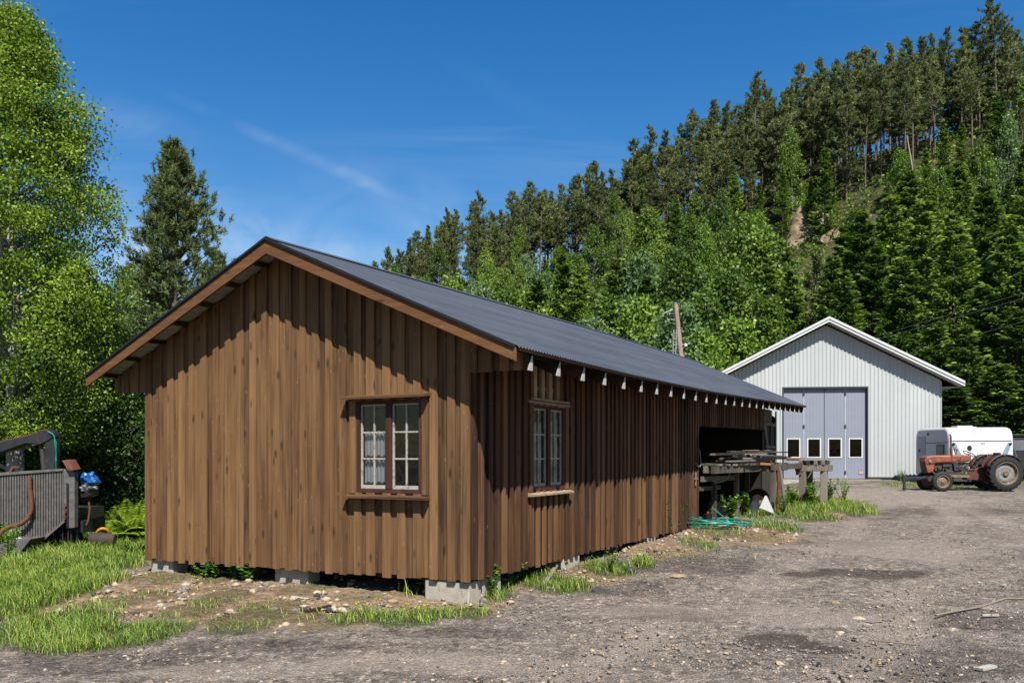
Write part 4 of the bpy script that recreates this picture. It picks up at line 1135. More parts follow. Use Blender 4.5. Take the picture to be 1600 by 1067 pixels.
# dark trailer-like box with a rail beyond the caravan, at the picture edge
VX = P(1585, 745, 36); vg = gzf(VX[0], 36)
VAN = thing('utility_trailer', 'dark grey covered utility trailer half hidden behind the white caravan', 'trailer', (VX[0] - .2, 36, vg), 0)
mb = MB(); mb.box(0, 3.2, 0, 1.5, .5, 1.95); mb.build('body', MAT['steel_dark'], VAN, bevel=.05)
mb = MB(); mb.box(-.03, 3.23, -.05, 1.55, 1.96, 2.06); mb.build('lid', MAT['black_part'], VAN, bevel=.02)
MB().box(.15, 3.0, -.03, -.004, 1.35, 1.8).build('pale_band', MAT['zinc_sheet'], VAN)
mb = MB(); mb.bar((.3, -.3, .5), (.05, -.1, 1.7), .06, .04); mb.build('stay', MAT['zinc_sheet'], VAN)
for x in (.9, 2.2):
    wh = MB(); wh.lathe([(.2, 0), (.3, .02), (.3, .16), (.2, .18)], lambda u, v, w_: (x + u, w_ - .02, .3 + v), 20); wh.build('wheel', MAT['rubber'], VAN, smooth=True)

# ================================================================ old red tractor
TK = .003346
def T(cx, cy): return ((cx - 790) * TK, (858 - cy) * TK)
tgx = P(1478.5, 768, 29)[0]
TRAC = thing('tractor', 'old faded red tractor with rusty hood and big tan rear rims', 'tractor', (tgx, 29.2, gzf(tgx, 29.2) - .005), 0)
TM = lambda y0: (lambda a, b, d: (a, y0 + d, b))
def tpoly(pts): return [T(*p) for p in pts]
YC = .62   # centre line behind the near wheels
hood = [(662, 515), (672, 492), (700, 482), (780, 477), (900, 476), (955, 474), (1060, 470), (1120, 476), (1148, 492), (1152, 520), (1130, 546), (1000, 552), (940, 556), (780, 562), (764, 570), (700, 585), (668, 580)]
mb = MB(); mb.prism(tpoly(hood), YC - .24, YC + .24, TM(0)); hd = mb.build('hood', MAT['tractor_red'], TRAC, bevel=.055, smooth=True)
MB().prism(tpoly([(936, 476), (944, 475), (944, 555), (936, 556)]), YC - .246, YC + .246, TM(0)).build('hood_seam', MAT['tractor_dark_red'], hd)
nose = [(655, 530), (664, 520), (758, 560), (762, 590), (750, 650), (700, 668), (684, 664), (668, 590)]
MB().prism(tpoly(nose), YC - .22, YC + .22, TM(0)).build('nose', MAT['tractor_red'], TRAC, bevel=.03, smooth=True)
mb = MB()
for k in range(5):
    z0 = .66 + k * .075; mb.box(T(662, 0)[0] - .015 - .012 * k + .05, T(664, 0)[0] - .006 + .04, YC - .15, YC + .15, z0, z0 + .04)
mb.build('grille', MAT['black_part'], TRAC)
for y in (YC - .27, YC + .19):
    c = T(705, 545); mb = MB(); mb.lathe([(.02, .09), (.055, .05), (.068, 0), (.066, -.015)], lambda u, v, w_: (c[0] - .02 + w_, y + .04 + u, c[1] + v), 16); mb.build('headlight', MAT['rim_grey'], TRAC, smooth=True)
eng = MB(); 
for pts, a, b in (([(765, 566), (1135, 552), (1135, 690), (1000, 700), (880, 690), (770, 640)], .15, .15), ([(880, 640), (1110, 655), (1110, 700), (880, 690)], .2, .2), ([(800, 600), (830, 600), (830, 640), (800, 640)], .22, .1), ([(960, 570), (1010, 565), (1015, 640), (970, 645)], .24, .1), ([(1010, 590), (1060, 590), (1060, 630), (1010, 630)], .26, .1), ([(850, 575), (940, 572), (940, 600), (850, 604)], .21, .1)):
    eng.prism(tpoly(pts), YC - a, YC + b, TM(0))
for cx in (820, 850, 880): 
    c = T(cx, 625); eng.lathe([(.035, 0), (.035, .1)], lambda u, v, w_: (c[0] + u, YC - .25 + w_, c[1] + v), 10)
engine = eng.build('engine', MAT['engine_metal'], TRAC, bevel=.012)
mb = MB()
for a_, b_ in (((985, 600), (1100, 560)), ((1000, 520), (1010, 600)), ((1030, 500), (990, 545)), ((1090, 560), (1170, 600)), ((1170, 540), (1195, 610)), ((1150, 600), (1210, 560))):
    p, q = T(*a_), T(*b_); m_ = ((p[0] + q[0]) / 2 + .03, (p[1] + q[1]) / 2 - .06)
    mb.tube([(p[0], YC - .27, p[1]), (m_[0], YC - .28, m_[1]), (q[0], YC - .25, q[1])], .010, 6)
mb.build('pipework', MAT['black_part'], engine)
gb_ = [(1110, 625), (1225, 618), (1330, 600), (1420, 620), (1420, 760), (1250, 745), (1110, 740)]
MB().prism(tpoly(gb_), YC - .16, YC + .16, TM(0)).build('gearbox', MAT['tractor_dark_red'], TRAC, bevel=.02)
MB().prism(tpoly([(880, 680), (1120, 690), (1120, 712), (880, 706)]), YC - .3, YC - .22, TM(0)).build('side_rail', MAT['rim_tan'], TRAC)
ex = MB(); a_, b_ = T(930, 262), T(938, 400)
ex.tube([(a_[0] - .02, YC - .20, a_[1] + .02), (a_[0] + .01, YC - .2, a_[1] - .01), (a_[0] + .02, YC - .2, a_[1] - .06), (b_[0], YC - .2, b_[1]), ], .030, 10)
c_ = T(942, 545); ex.tube([(b_[0], YC - .2, b_[1]), (c_[0], YC - .2, c_[1])], .05, 12)
ex.build('exhaust_pipe', MAT['rust'], TRAC, smooth=True)
ac = MB(); c = T(1028, 470)
ac.lathe([(.022, 0), (.022, .16), (.066, .17), (.07, .20), (.05, .24), (.02, .245)], lambda u, v, w_: (c[0] + u, YC + v, c[1] + w_), 14); ac.build('air_intake', MAT['rim_grey'], TRAC, smooth=True)
sc_ = T(1165, 462); col_ = T(1120, 540)
st = MB(); st.tube([(col_[0], YC, col_[1]), (sc_[0], YC, sc_[1])], .02, 8)
ax = Vector((sc_[0] - col_[0], 0, sc_[1] - col_[1])).normalized(); e1 = Vector((0, 1, 0)); e2 = ax.cross(e1)
ring = [Vector((sc_[0], YC, sc_[1])) + e1 * (.21 * math.cos(t)) + e2 * (.21 * math.sin(t)) for t in np.linspace(0, 2 * PI, 25)]
st.tube(ring, .013, 6)
for t in (0, 2.1, 4.2): st.tube([(sc_[0], YC, sc_[1]), ring[0] * 0 + Vector((sc_[0], YC, sc_[1])) + e1 * (.21 * math.cos(t)) + e2 * (.21 * math.sin(t))], .008, 5)
st.build('steering_wheel', MAT['black_part'], TRAC, smooth=True)
mc = T(1127, 402); rd = T(1110, 436)
mi_ = MB(); mi_.tube([(T(1150, 520)[0], YC - .2, T(0, 520)[1]), (mc[0] + .03, YC - .22, mc[1] - .06)], .008, 5)
mi_.lathe([(.02, .02), (.085, .012), (.09, 0), (.085, -.012)], lambda u, v, w_: (mc[0] + u * .95, YC - .24 + w_, mc[1] + v * 1.1), 18); mi_.build('mirror', MAT['black_part'], TRAC)
lv = MB()
for a_, b_ in (((1215, 640), (1212, 480)), ((1150, 640), (1155, 470)), ((1225, 470), (1400, 466)), ((1195, 620), (1230, 470))):
    p, q = T(*a_), T(*b_); lv.tube([(p[0], YC - .12, p[1]), (q[0], YC - .14, q[1])], .010, 5)
lv.build('lever', MAT['black_part'], TRAC)
se = MB(); c = T(1400, 520)
se.box(c[0] - .2, c[0] + .2, YC - .22, YC + .22, c[1], c[1] + .07); se.box(c[0] + .17, c[0] + .24, YC - .2, YC + .2, c[1] + .07, c[1] + .24); se.bar((c[0], YC, c[1] - .3), (c[0], YC, c[1]), .07, .07)
se.build('seat', MAT['black_part'], TRAC, bevel=.02)
def wheel(cx, cz, R, wdt, y0, rim_r, big):
    tm = lambda u, v, w_: (cx + u, y0 + w_, cz + v)
    h = wdt / 2
    ty = MB(); prof = [(rim_r, 0), (rim_r + (R - rim_r) * .35, -h * .06), (R * .93, h * .05), (R * (.965 if big else .99), h * .3), (R * (.965 if big else 1), wdt - h * .3), (R * .93, wdt - h * .05), (rim_r, wdt)]
    if big: prof = [(r_ if r_ < R * .9 else r_ * .965, h_) for r_, h_ in prof]
    ty.lathe(prof, tm, 48, closed=True)
    if big:
        for k in range(22):
            for sd in (0, 1):
                a0 = 2 * PI * (k + .5 * sd) / 22; a1 = a0 + .20
                P_ = []
                for rr in (R * .94, R * 1.0):
                    for aa, yy in ((a0, y0 + (h if not sd else h)), (a0 + .075, y0 + h), (a1 + .075, y0 + (wdt if sd else 0) + (.0 if sd else .0)), (a1, y0 + (wdt if sd else 0))):
                        r2 = rr - (.0 if yy == y0 + h else .035)
                        P_.append((cx + r2 * math.cos(aa), yy, cz + r2 * math.sin(aa)))
                ty.raw(P_, [(0, 1, 2, 3), (4, 7, 6, 5), (0, 4, 5, 1), (1, 5, 6, 2), (2, 6, 7, 3), (3, 7, 4, 0)])
    nm = 'rear_wheel' if big else 'front_wheel'
    W = ty.build(nm, MAT['rubber'], TRAC, smooth=not big)
    rm = MB(); rm.lathe([(rim_r + .012, .0), (rim_r + .012, .03), (rim_r - .03, .05), (rim_r - .045, h * .9), (rim_r - .06, h * .9), (rim_r - .045, .045), (rim_r - .02, .0)], tm, 40, closed=True)
    rm.build('rim', MAT['rim_tan'], W, smooth=True)
    if big:
        ds = MB(); ds.lathe([(.02, h * .55), (.14, h * .5), (.15, h * .62), (.21, h * .5), (.30, h * .55), (.345, h * .8), (.34, h * .9), (.02, h * .9)], tm, 36); ds.build('disc', MAT['rim_grey'], W, smooth=True)
        hb = MB(); hb.lathe([(.03, h * .2), (.09, h * .22), (.11, h * .4), (.11, h * .6), (.03, h * .6)], tm, 20)
        for k in range(8):
            a = k * PI / 4; hb.lathe([(.014, h * .1), (.014, h * .3)], lambda u, v, w_: (cx + .07 * math.cos(a) + u, y0 + w_, cz + .07 * math.sin(a) + v), 6)
        hb.build('hub', MAT['rim_tan'], W)
        lg = MB()
        for k in range(8):
            a = k * PI / 4 + .3; lg.bar((cx + .33 * math.cos(a), y0 + h * .75, cz + .33 * math.sin(a)), (cx + (rim_r - .04) * math.cos(a), y0 + h * .6, cz + (rim_r - .04) * math.sin(a)), .06, .03, up=(0, 1, 0))
        lg.build('lug', MAT['rim_tan'], W)
    else:
        ds = MB(); ds.lathe([(.02, h * .1), (.05, h * .12), (.06, h * .4), (.10, h * .55), (rim_r - .06, h * .75), (rim_r - .05, h * .9), (.02, h * .9)], tm, 30); ds.build('disc', MAT['rim_tan'], W, smooth=True)
        hb = MB()
        for k in range(6):
            a = k * PI / 3; hb.lathe([(.014, h * .3), (.014, h * .6)], lambda u, v, w_: (cx + .085 * math.cos(a) + u, y0 + w_, cz + .085 * math.sin(a) + v), 6)
        hb.build('hub', MAT['rust'], W)
for y in (0.0, 1.1): wheel(0, .352, .352, .15, y, .225, False)
for y in (-.05, 1.02): wheel(T(1450, 0)[0], .64, .64, .30, y, .40, True)
for y in (-.03, 1.05):
    V = []; F = []; n = 16
    for k in range(n + 1):
        a = math.radians(158 - 118 * k / n); R = .70
        x = T(1450, 0)[0] + R * math.cos(a); z = .64 + R * math.sin(a) - .03
        V += [(x, y, z), (x, y + .3, z)]
    for k in range(n): F.append((2 * k, 2 * k + 2, 2 * k + 3, 2 * k + 1))
    me = np_mesh('fender', V, F, MAT['tractor_dark_red'], smooth=True); fo = link('fender', me, TRAC); md = fo.modifiers.new('thick', 'SOLIDIFY'); md.thickness = .025
    V2 = [(x, YC - .5 if y < .5 else YC + .5, z) for x, _, z in V[::2]]
fb = MB(); fb.prism(tpoly([(1232, 575), (1262, 520), (1310, 482), (1350, 466), (1350, 480), (1300, 530), (1275, 580), (1250, 600)]), .26, .29, TM(0)); fb.build('fender_side', MAT['tractor_dark_red'], TRAC)
ax_ = MB(); ax_.bar((0, .1, .36), (0, 1.15, .36), .09, .1); ax_.bar((T(680, 0)[0] + .1, YC, .42), (T(900, 0)[0], YC, .55), .2, .16); ax_.bar((T(1450, 0)[0], .2, .64), (T(1450, 0)[0], 1.1, .64), .16, .16)
ax_.build('axle', MAT['engine_metal'], TRAC)
fbm_ = MB(); p, q = T(455, 728), T(690, 712)
fbm_.bar((p[0], YC - .1, p[1]), (q[0], YC - .1, q[1]), .06, .08); fbm_.bar((T(560, 0)[0], YC - .3, T(0, 735)[1]), (q[0], YC - .2, q[1]), .05, .05)
bu = T(450, 848); fbm_.bar((p[0], YC - .1, bu[1] + .02), (p[0] - .01, YC - .1, p[1] + .07), .09, .07); fbm_.bar((p[0] + .005, YC - .16, bu[1] + .05), (p[0] + .005, YC - .04, bu[1] + .05), .1, .1)
fbm_.build('front_bar', MAT['steel_dark'], TRAC, bevel=.008)
# ================================================================ old crane loader at the left edge (built at 16 m)
LD = 16.0; LK = LD / FPX / 4.446
def Lp(cx, cy): return ((cx / 4.446 - CX) * LD / FPX, EYE + (HY - 640 - cy / 4.446) * LD / FPX)
lx0, _ = Lp(0, 0)
LO = thing('crane_trailer', 'rusty grey slatted steel timber trailer with folded crane arm at the lawn edge', 'trailer', (lx0, LD, 0))
def L(cx, cy, d=0.0):
    x, z = Lp(cx, cy); return (x - lx0, d, z)
LM = lambda d0: (lambda a, b, d: (*[L(a, b)[0]], d0 + d, L(a, b)[2]))
# slatted headboard: slats, frame
n = 24; mb = MB()
def edge_bot(cx): return float(np.interp(cx, [-260, 60, 160, 310, 445], [760, 800, 880, 885, 770]))
for i in range(-14, n):
    cx = 10 + i * 18.4
    top = 452 - (cx - 10) * .072
    mb.prism([(cx, top), (cx + 11, top - 1), (cx + 11, edge_bot(cx + 11)), (cx, edge_bot(cx))], 0, .06, LM(0), tone=float(rng.random()))
mb.build('slat_panel', MAT['steel_slat'], LO)
mb = MB(); mb.prism([(-260, 452), (10, 436), (440, 408), (440, 424), (10, 456), (-260, 468)], -.03, .07, LM(0)); mb.prism([(160, 880), (310, 880), (448, 765), (456, 776), (316, 896), (150, 896)], -.02, .06, LM(0))
mb.prism([(-260, 560), (440, 560), (440, 575), (-260, 575)], .04, .08, LM(0)); mb.prism([(-260, 720), (440, 720), (440, 735), (-260, 735)], .04, .08, LM(0))
mb.build('panel_frame', MAT['steel_slat'], LO)
mb = MB(); mb.prism([(440, 410), (500, 420), (518, 432), (518, 818), (488, 822), (462, 822), (462, 700), (440, 770)], .0, .14, LM(0))
mb.build('corner_post', MAT['steel_slat'], LO, bevel=.006)
MB().prism([(462, 505), (480, 515), (480, 820), (466, 820)], -.012, -.004, LM(0)).build('post_slot', MAT['black_part'], LO)
mb = MB(); mb.hexa([L(440, 352, -.05), L(487, 352, -.05), L(532, 418, -.1), L(490, 420, -.1), L(440, 346, .2), L(487, 346, .2), L(532, 412, .16), L(490, 414, .16)]); mb.build('rust_flap', MAT['rust'], LO)
mb = MB(); mb.prism([(40, 935), (90, 925), (160, 890), (320, 878), (250, 965), (60, 982)], -.5, .3, LM(0)); mb.build('skid', MAT['steel_slat'], LO, bevel=.01)
pts = [L(216, 462, -.06), L(222, 540, -.08), L(236, 640, -.09), L(240, 690, -.10), L(225, 745, -.12), L(180, 785, -.14), L(110, 805, -.16), L(66, 830, -.2), L(42, 870, -.25), L(0, 925, -.3), L(-40, 960, -.34)]
MB().tube(pts, .044, 10).build('bent_pipe', MAT['rust'], LO, smooth=True)
# crane: column, boom, ram, hoses
mb = MB(); mb.prism([(270, 195), (336, 200), (338, 420), (330, 560), (276, 560)], .2, .42, LM(0)); mb.build('crane_column', MAT['steel_dark'], LO, bevel=.01)
mb = MB(); mb.prism([(-120, 250), (0, 212), (180, 172), (240, 142), (288, 136), (330, 160), (336, 185), (300, 212), (240, 240), (140, 232), (0, 282), (-120, 320)], .18, .44, LM(0)); mb.build('boom', MAT['steel_dark'], LO, bevel=.012)
mb = MB(); mb.prism([(-120, 242), (0, 205), (180, 166), (240, 138), (288, 130), (288, 137), (240, 145), (180, 174), (0, 214), (-120, 252)], .19, .43, LM(0)); mb.build('boom_rust_edge', MAT['rust'], LO)
mb = MB(); mb.tube([L(232, 270, .3), L(246, 430, .3), L(250, 560, .3)], .05, 10); mb.tube([L(215, 230, .3), L(232, 275, .3)], .03, 8); mb.build('ram', MAT['engine_metal'], LO)
mb = MB(); mb.tube([L(322, 165, .18), L(346, 180, .16), L(354, 260, .15), L(356, 350, .15), L(352, 430, .2), L(330, 500, .22)], .012, 6); mb.tube([L(300, 150, .16), L(340, 170, .14), L(362, 230, .15), L(360, 360, .16)], .010, 6); mb.build('hydraulic_hose', MAT['hose_teal'], LO)
mb = MB(); mb.prism([(60, 440), (84, 392), (134, 392), (134, 404), (94, 406), (76, 440)], -.02, .05, LM(0)); mb.build('hook_bar', MAT['rust'], LO)
mb = MB()
for k in range(9):
    c = L(455 + 4 * math.sin(k * 2.0), 655 + k * 13, -.03); mb.lathe([(.014, -.012), (.022, 0), (.014, .012)], lambda u, v, w_: (c[0] + u, c[1] + w_, c[2] + v * 1.2), 10)
mb.build('chain', MAT['rust'], LO)
# bed, undercarriage and wheels behind the panel
mb = MB(); mb.prism([(-200, 700), (440, 700), (440, 780), (-200, 780)], .1, 1.6, LM(0)); mb.prism([(300, 780), (520, 780), (520, 860), (300, 860)], .3, 1.2, LM(0))
mb.build('trailer_bed', MAT['steel_dark'], LO)
for cx in (400, 250):
    c = L(cx, 900); wh = MB(); wh.lathe([(.13, .3), (.2, .28), (.22, .34), (.22, .5), (.2, .56), (.13, .54)], lambda u, v, w_: (c[0] + u, w_, c[2] + v), 24, closed=True); W = wh.build('wheel', MAT['rubber'], LO, smooth=True)
    MB().lathe([(.03, .36), (.13, .38), (.13, .5), (.03, .5)], lambda u, v, w_: (c[0] + u, w_, c[2] + v), 18).build('rim', MAT['rust'], W)
mb = MB()
for i, cx in enumerate((360, 385, 410, 440, 470, 500)): mb.prism([(cx, 800), (cx + 8, 800), (cx + 8, 930), (cx, 930)], .1 + .05 * (i % 2), .14 + .05 * (i % 2), LM(0))
mb.build('rear_bars', MAT['steel_dark'], LO)
mb = MB(); mb.tube([L(560, 630, .3), L(568, 700, .3), L(560, 770, .3), L(545, 810, .3)], .02, 6); mb.tube([L(515, 640, .3), L(550, 628, .3), L(556, 600, .3)], .03, 6); mb.build('drawbar', MAT['rust'], LO)
# tarpaulin-wrapped motor on the trailer end
def lump(name, mat, cx, cy, rx, rz, d, ry, seed, amp=.18, sub=3, parent=None):
    bm = bmesh.new(); bmesh.ops.create_icosphere(bm, subdivisions=sub, radius=1)
    r = np.random.default_rng(seed); ph = r.uniform(0, 6, 6)
    for v in bm.verts:
        p = v.co.normalized()
        k = 1 + amp * (math.sin(3 * p.x + ph[0]) * math.sin(4 * p.z + ph[1]) + .6 * math.sin(7 * p.y + 5 * p.x + ph[2]) + .4 * math.sin(11 * p.z + 6 * p.x + ph[3]))
        v.co = Vector((p.x * rx * k, p.y * ry * k, p.z * rz * k))
    me = bpy.data.meshes.new(name); bm.to_mesh(me); bm.free(); me.materials.append(mat)
    o = link(name, me, parent); x, z = Lp(cx, cy); o.location = (x, LD + d, z)
    return o
o = lump('blue_tarp', MAT['tarp_blue'], 556, 490, .155, .155, .35, .2, 4, .22); me = o.data
tag(o, 'crumpled bright blue tarpaulin tied over the trailer end', 'tarpaulin')
o = lump('silver_wrap', MAT['silver_foil'], 560, 545, .13, .075, .33, .2, 9, .3); tag(o, 'crinkled silver sheeting under the blue tarpaulin', 'sheeting')
mb = MB(); mb.prism([(518, 560), (600, 550), (598, 600), (560, 615), (518, 618)], .2, .5, LM(0)); mb.build('motor_block', MAT['black_part'], LO, bevel=.02)
# yellow ring and mossy stump
mb = MB(); c = Lp(662, 858)
mb.lathe([(.10 + .03 * math.cos(t), .03 * math.sin(t)) for t in np.linspace(0, 2 * PI, 9)[:-1]], lambda u, v, w_: (u, w_, v), 24, closed=True)
o = mb.build('hose_reel_ring', MAT['yellow_plastic'], None, smooth=True); o.location = (c[0], LD + .3, c[1] - .02); o.rotation_euler = (.5, 0, .4); tag(o, 'yellow plastic ring lying on the cut log by the trailer', 'ring')
mb = MB(); mb.lathe([(.03, 0), (.11, .0), (.125, .05), (.13, .4), (.12, .46), (.02, .47)], lambda u, v, w_: (w_ - .2, u, v), 16)
o = mb.build('cut_log', MAT['bark_dark'], None, smooth=True); c = Lp(665, 905); o.location = (c[0], LD + .2, c[1] - .01); o.rotation_euler = (0, .06, .15); tag(o, 'short dark log lying in grass right of the trailer', 'log')
o = MB().hexa([L(104, 862), L(170, 905), L(165, 918), L(100, 922), L(108, 860, .05), L(172, 903, .05), L(167, 918, .05), L(102, 922, .05)]).build('white_sack', MAT['paper_white'], None)
o.location = (lx0, LD - .02, 0); tag(o, 'torn white sack caught under the slatted trailer panel', 'sack')

# ================================================================ utility pole with struts and lamp behind the barn
PD = 40.0
def Q(px, py, d=PD): return P(px, py, d)
def crop(cx, cy): return 1020 + cx / 9.7, 460 + cy / 9.7
pg = gzf(*Q(1066, 570)[:2])
PO = thing('utility_pole', 'leaning grey timber power pole rising behind the barn roof', 'utility pole', (Q(1068, 600)[0], PD, pg))
loc0 = Vector(PO.location)
def pq(cx, cy, d=PD): return Vector(P(*crop(cx, cy), d)) - loc0
mb = MB(); t0, t1 = pq(345, 152), pq(432, 970); dirv = (t1 - t0) / (t1 - t0).z; b = t0 + dirv * (-t0.z - .3)
mb.tube([t0, t0 + (b - t0) * .5, b], [.11, .13, .16], 14); mb.build('pole', MAT['pole_wood'], PO, smooth=True)
mb = MB(); a = pq(345, 148); mb.tube([a, a + Vector((0, 0, .05))], [.125, .11], 14); mb.build('cap', MAT['zinc_sheet'], PO)
mb = MB(); t0, t1 = pq(455, 790), pq(475, 985); b = t0 + (t1 - t0) / (t1 - t0).z * (-t0.z - .3); mb.tube([t0 + Vector((0, .2, 0)), b + Vector((0, .2, 0))], [.09, .12], 12); mb.build('strut', MAT['grey_wood'], PO, smooth=True)
mb = MB(); t0 = pq(330, 540); t1 = pq(315, 945); b = t0 + (t1 - t0) / (t1 - t0).z * (-t0.z - .3)
for dx in (-.065, .065): mb.tube([t0 + Vector((dx, -.15, 0)), b + Vector((dx, -.15, 0))], .035, 8)
z = t0.z - .2
while z > .3:
    p = t0 + (b - t0) * ((t0.z - z) / (t0.z - b.z)); mb.box(p.x - .09, p.x + .09, p.y - .20, p.y - .10, z, z + .03); z -= .28
mb.build('ladder_mast', MAT['bright_cable'], PO)
lp = MB(); a, b = pq(135, 305), pq(285, 245); lp.bar(a, b, .14, .06); lp.build('street_light', MAT['zinc_sheet'], PO, bevel=.015)
lp = MB(); lp.tube([pq(285, 250), pq(300, 330), pq(318, 360)], .022, 6); lp.tube([pq(265, 385), pq(300, 390)], .06, 8); lp.tube([pq(290, 400), pq(310, 490), pq(330, 520)], .02, 6); lp.tube([pq(322, 520), pq(325, 590)], .06, 8); lp.tube([pq(300, 530), pq(350, 490)], .025, 6); lp.build('bracket', MAT['black_part'], PO)
lp = MB(); lp.tube([pq(425, 765), pq(470, 770)], .07, 8); lp.build('insulator_block', MAT['black_part'], PO)
lp = MB(); lp.lathe([(.02, -.09), (.08, -.05), (.085, .05), (.03, .09)], lambda u, v, w_: tuple(pq(490, 775) + Vector((u, v - .1, w_))), 12); lp.tube([pq(500, 770), pq(560, 738)], .015, 6); lp.build('floodlight', MAT['white_metal'], PO)
def wire(name, a, b, sag, r, mat, lab, group=None):
    pts = []
    for t in np.linspace(0, 1, 24):
        p = Vector(a).lerp(Vector(b), t); p.z -= sag * 4 * t * (1 - t); pts.append(p)
    return tag(MB().tube(pts, r, 5).build(name, MAT[mat], None), lab, 'wire', group)
a1 = Vector(P(*crop(135, 310), PD)); a2 = Vector(P(*crop(262, 388), PD))
wire('overhead_wire', a1, P(880, 560, 34), .25, .012, 'cable_dark', 'dark overhead wire running from the pole lamp behind the barn roof')
wire('overhead_wire', a2, P(900, 585, 34), .3, .016, 'cable_dark', 'thicker dark cable running from the pole bracket down behind the barn roof')
wire('overhead_wire', P(1200, 573, 53), P(2400, 215, 26), .12, .007, 'cable_grey', 'uppermost of the pale wires crossing the spruces above the garage roof')
wire('overhead_wire', P(1200, 577, 53), P(2400, 232, 26), .12, .007, 'cable_grey', 'middle pale wire just under the uppermost over the garage roof')
wire('overhead_wire', P(1250, 598, 53), P(2400, 270, 26), .12, .007, 'cable_grey', 'lowest single pale wire crossing the spruces right of the garage ridge')
# ================================================================ trees
def rdir(n, up=0.0):
    v = rng.normal(size=(n, 3)); v[:, 2] += up; return unit(v)

def limb(p0, p1, r0, r1, sag=0.0, k=5, n=4):
    t = np.linspace(0, 1, n)[:, None]; p = np.asarray(p0) * (1 - t) + np.asarray(p1) * t
    p[:, 2] += sag * (4 * t * (1 - t))[:, 0]
    return tube_np(p, np.linspace(r0, r1, n), k)

def pine(H, c0, Lmax, nb, tufts, nq, ql, qw, tr, seed, lean=0.0, flat=False, mat='needle_pine', up0=-.05, up1=.85, bark='bark_pine', pw=.65):
    """Scots pine: bare stem, whorled uneven boughs, needle tufts"""
    r = np.random.default_rng(seed)
    tz = np.linspace(0, H, 9); bend = r.normal(0, 1, 2) * lean
    tp = np.stack([bend[0] * (tz / H) ** 2, bend[1] * (tz / H) ** 2, tz], 1)
    T = Acc(); T.add(*tube_np(tp, tr * (1 - tz / H) ** .8 + .02, 8), .5)
    C = Acc()
    def stem(z): return np.array([np.interp(z, tz, tp[:, 0]), np.interp(z, tz, tp[:, 1]), z])
    side = r.uniform(0, 2 * PI)
    for i in range(nb):
        f = (i + r.uniform(0, 1)) / nb; z = H * (c0 + (.985 - c0) * f)
        az = r.uniform(0, 2 * PI)
        prof = (1 - f) ** pw * (.55 + .45 * min(1, f * 4)) * (1 + .25 * math.cos(az - side))
        Lb = Lmax * max(.1, prof) * r.uniform(.55, 1.15)
        e = up0 + (up1 - up0) * f ** 1.2 + r.normal(0, .12)
        d = np.array([math.cos(az) * math.cos(e), math.sin(az) * math.cos(e), math.sin(e)])
        p0 = stem(z); p1 = p0 + d * Lb; p1[2] += .12 * Lb
        T.add(*limb(p0, p1, .012 + .016 * Lb, .008, -.05 * Lb, 4, 3), .4)
        m = max(2, int(tufts * (.35 + .65 * Lb / Lmax)))
        ft = r.uniform(.35, 1.02, m)
        cs = p0 + (p1 - p0) * ft[:, None] + r.normal(0, 1, (m, 3)) * np.array([.15, .15, .05]) * Lb
        td = unit(d + r.normal(0, .5, (m, 3)) + np.array([0, 0, .35 + .5 * f]))
        cc = np.repeat(cs, nq, 0); dd = np.repeat(td, nq, 0)
        along = r.uniform(-.6, 1.0, (len(cc), 1))
        cc = cc + dd * along * ql * .9 + r.normal(0, ql * .12, cc.shape)
        qd = unit(dd * .9 + r.normal(0, .55, cc.shape))
        V, F = leaf_quads(cc, qd, ql * r.uniform(.6, 1.1, len(cc)), qw)
        tn = np.repeat(np.clip(r.normal(.45, .17, m), 0, 1), nq) + r.normal(0, .1, len(cc))
        C.add(V, F, np.repeat(np.clip(tn, 0, 1), 4))
    for i in range(int(nb * .25)):        # dead snags under the crown
        z = H * r.uniform(c0 * .5, c0); az = r.uniform(0, 2 * PI); q = stem(z)
        T.add(*limb(q, q + np.array([math.cos(az), math.sin(az), r.uniform(-.4, .1)]) * r.uniform(.3, 1.0) * Lmax * .4, .03, .008, 0, 3, 3), .2)
    return T.mesh('trunk', MAT[bark], True), C.mesh('crown', MAT[mat])

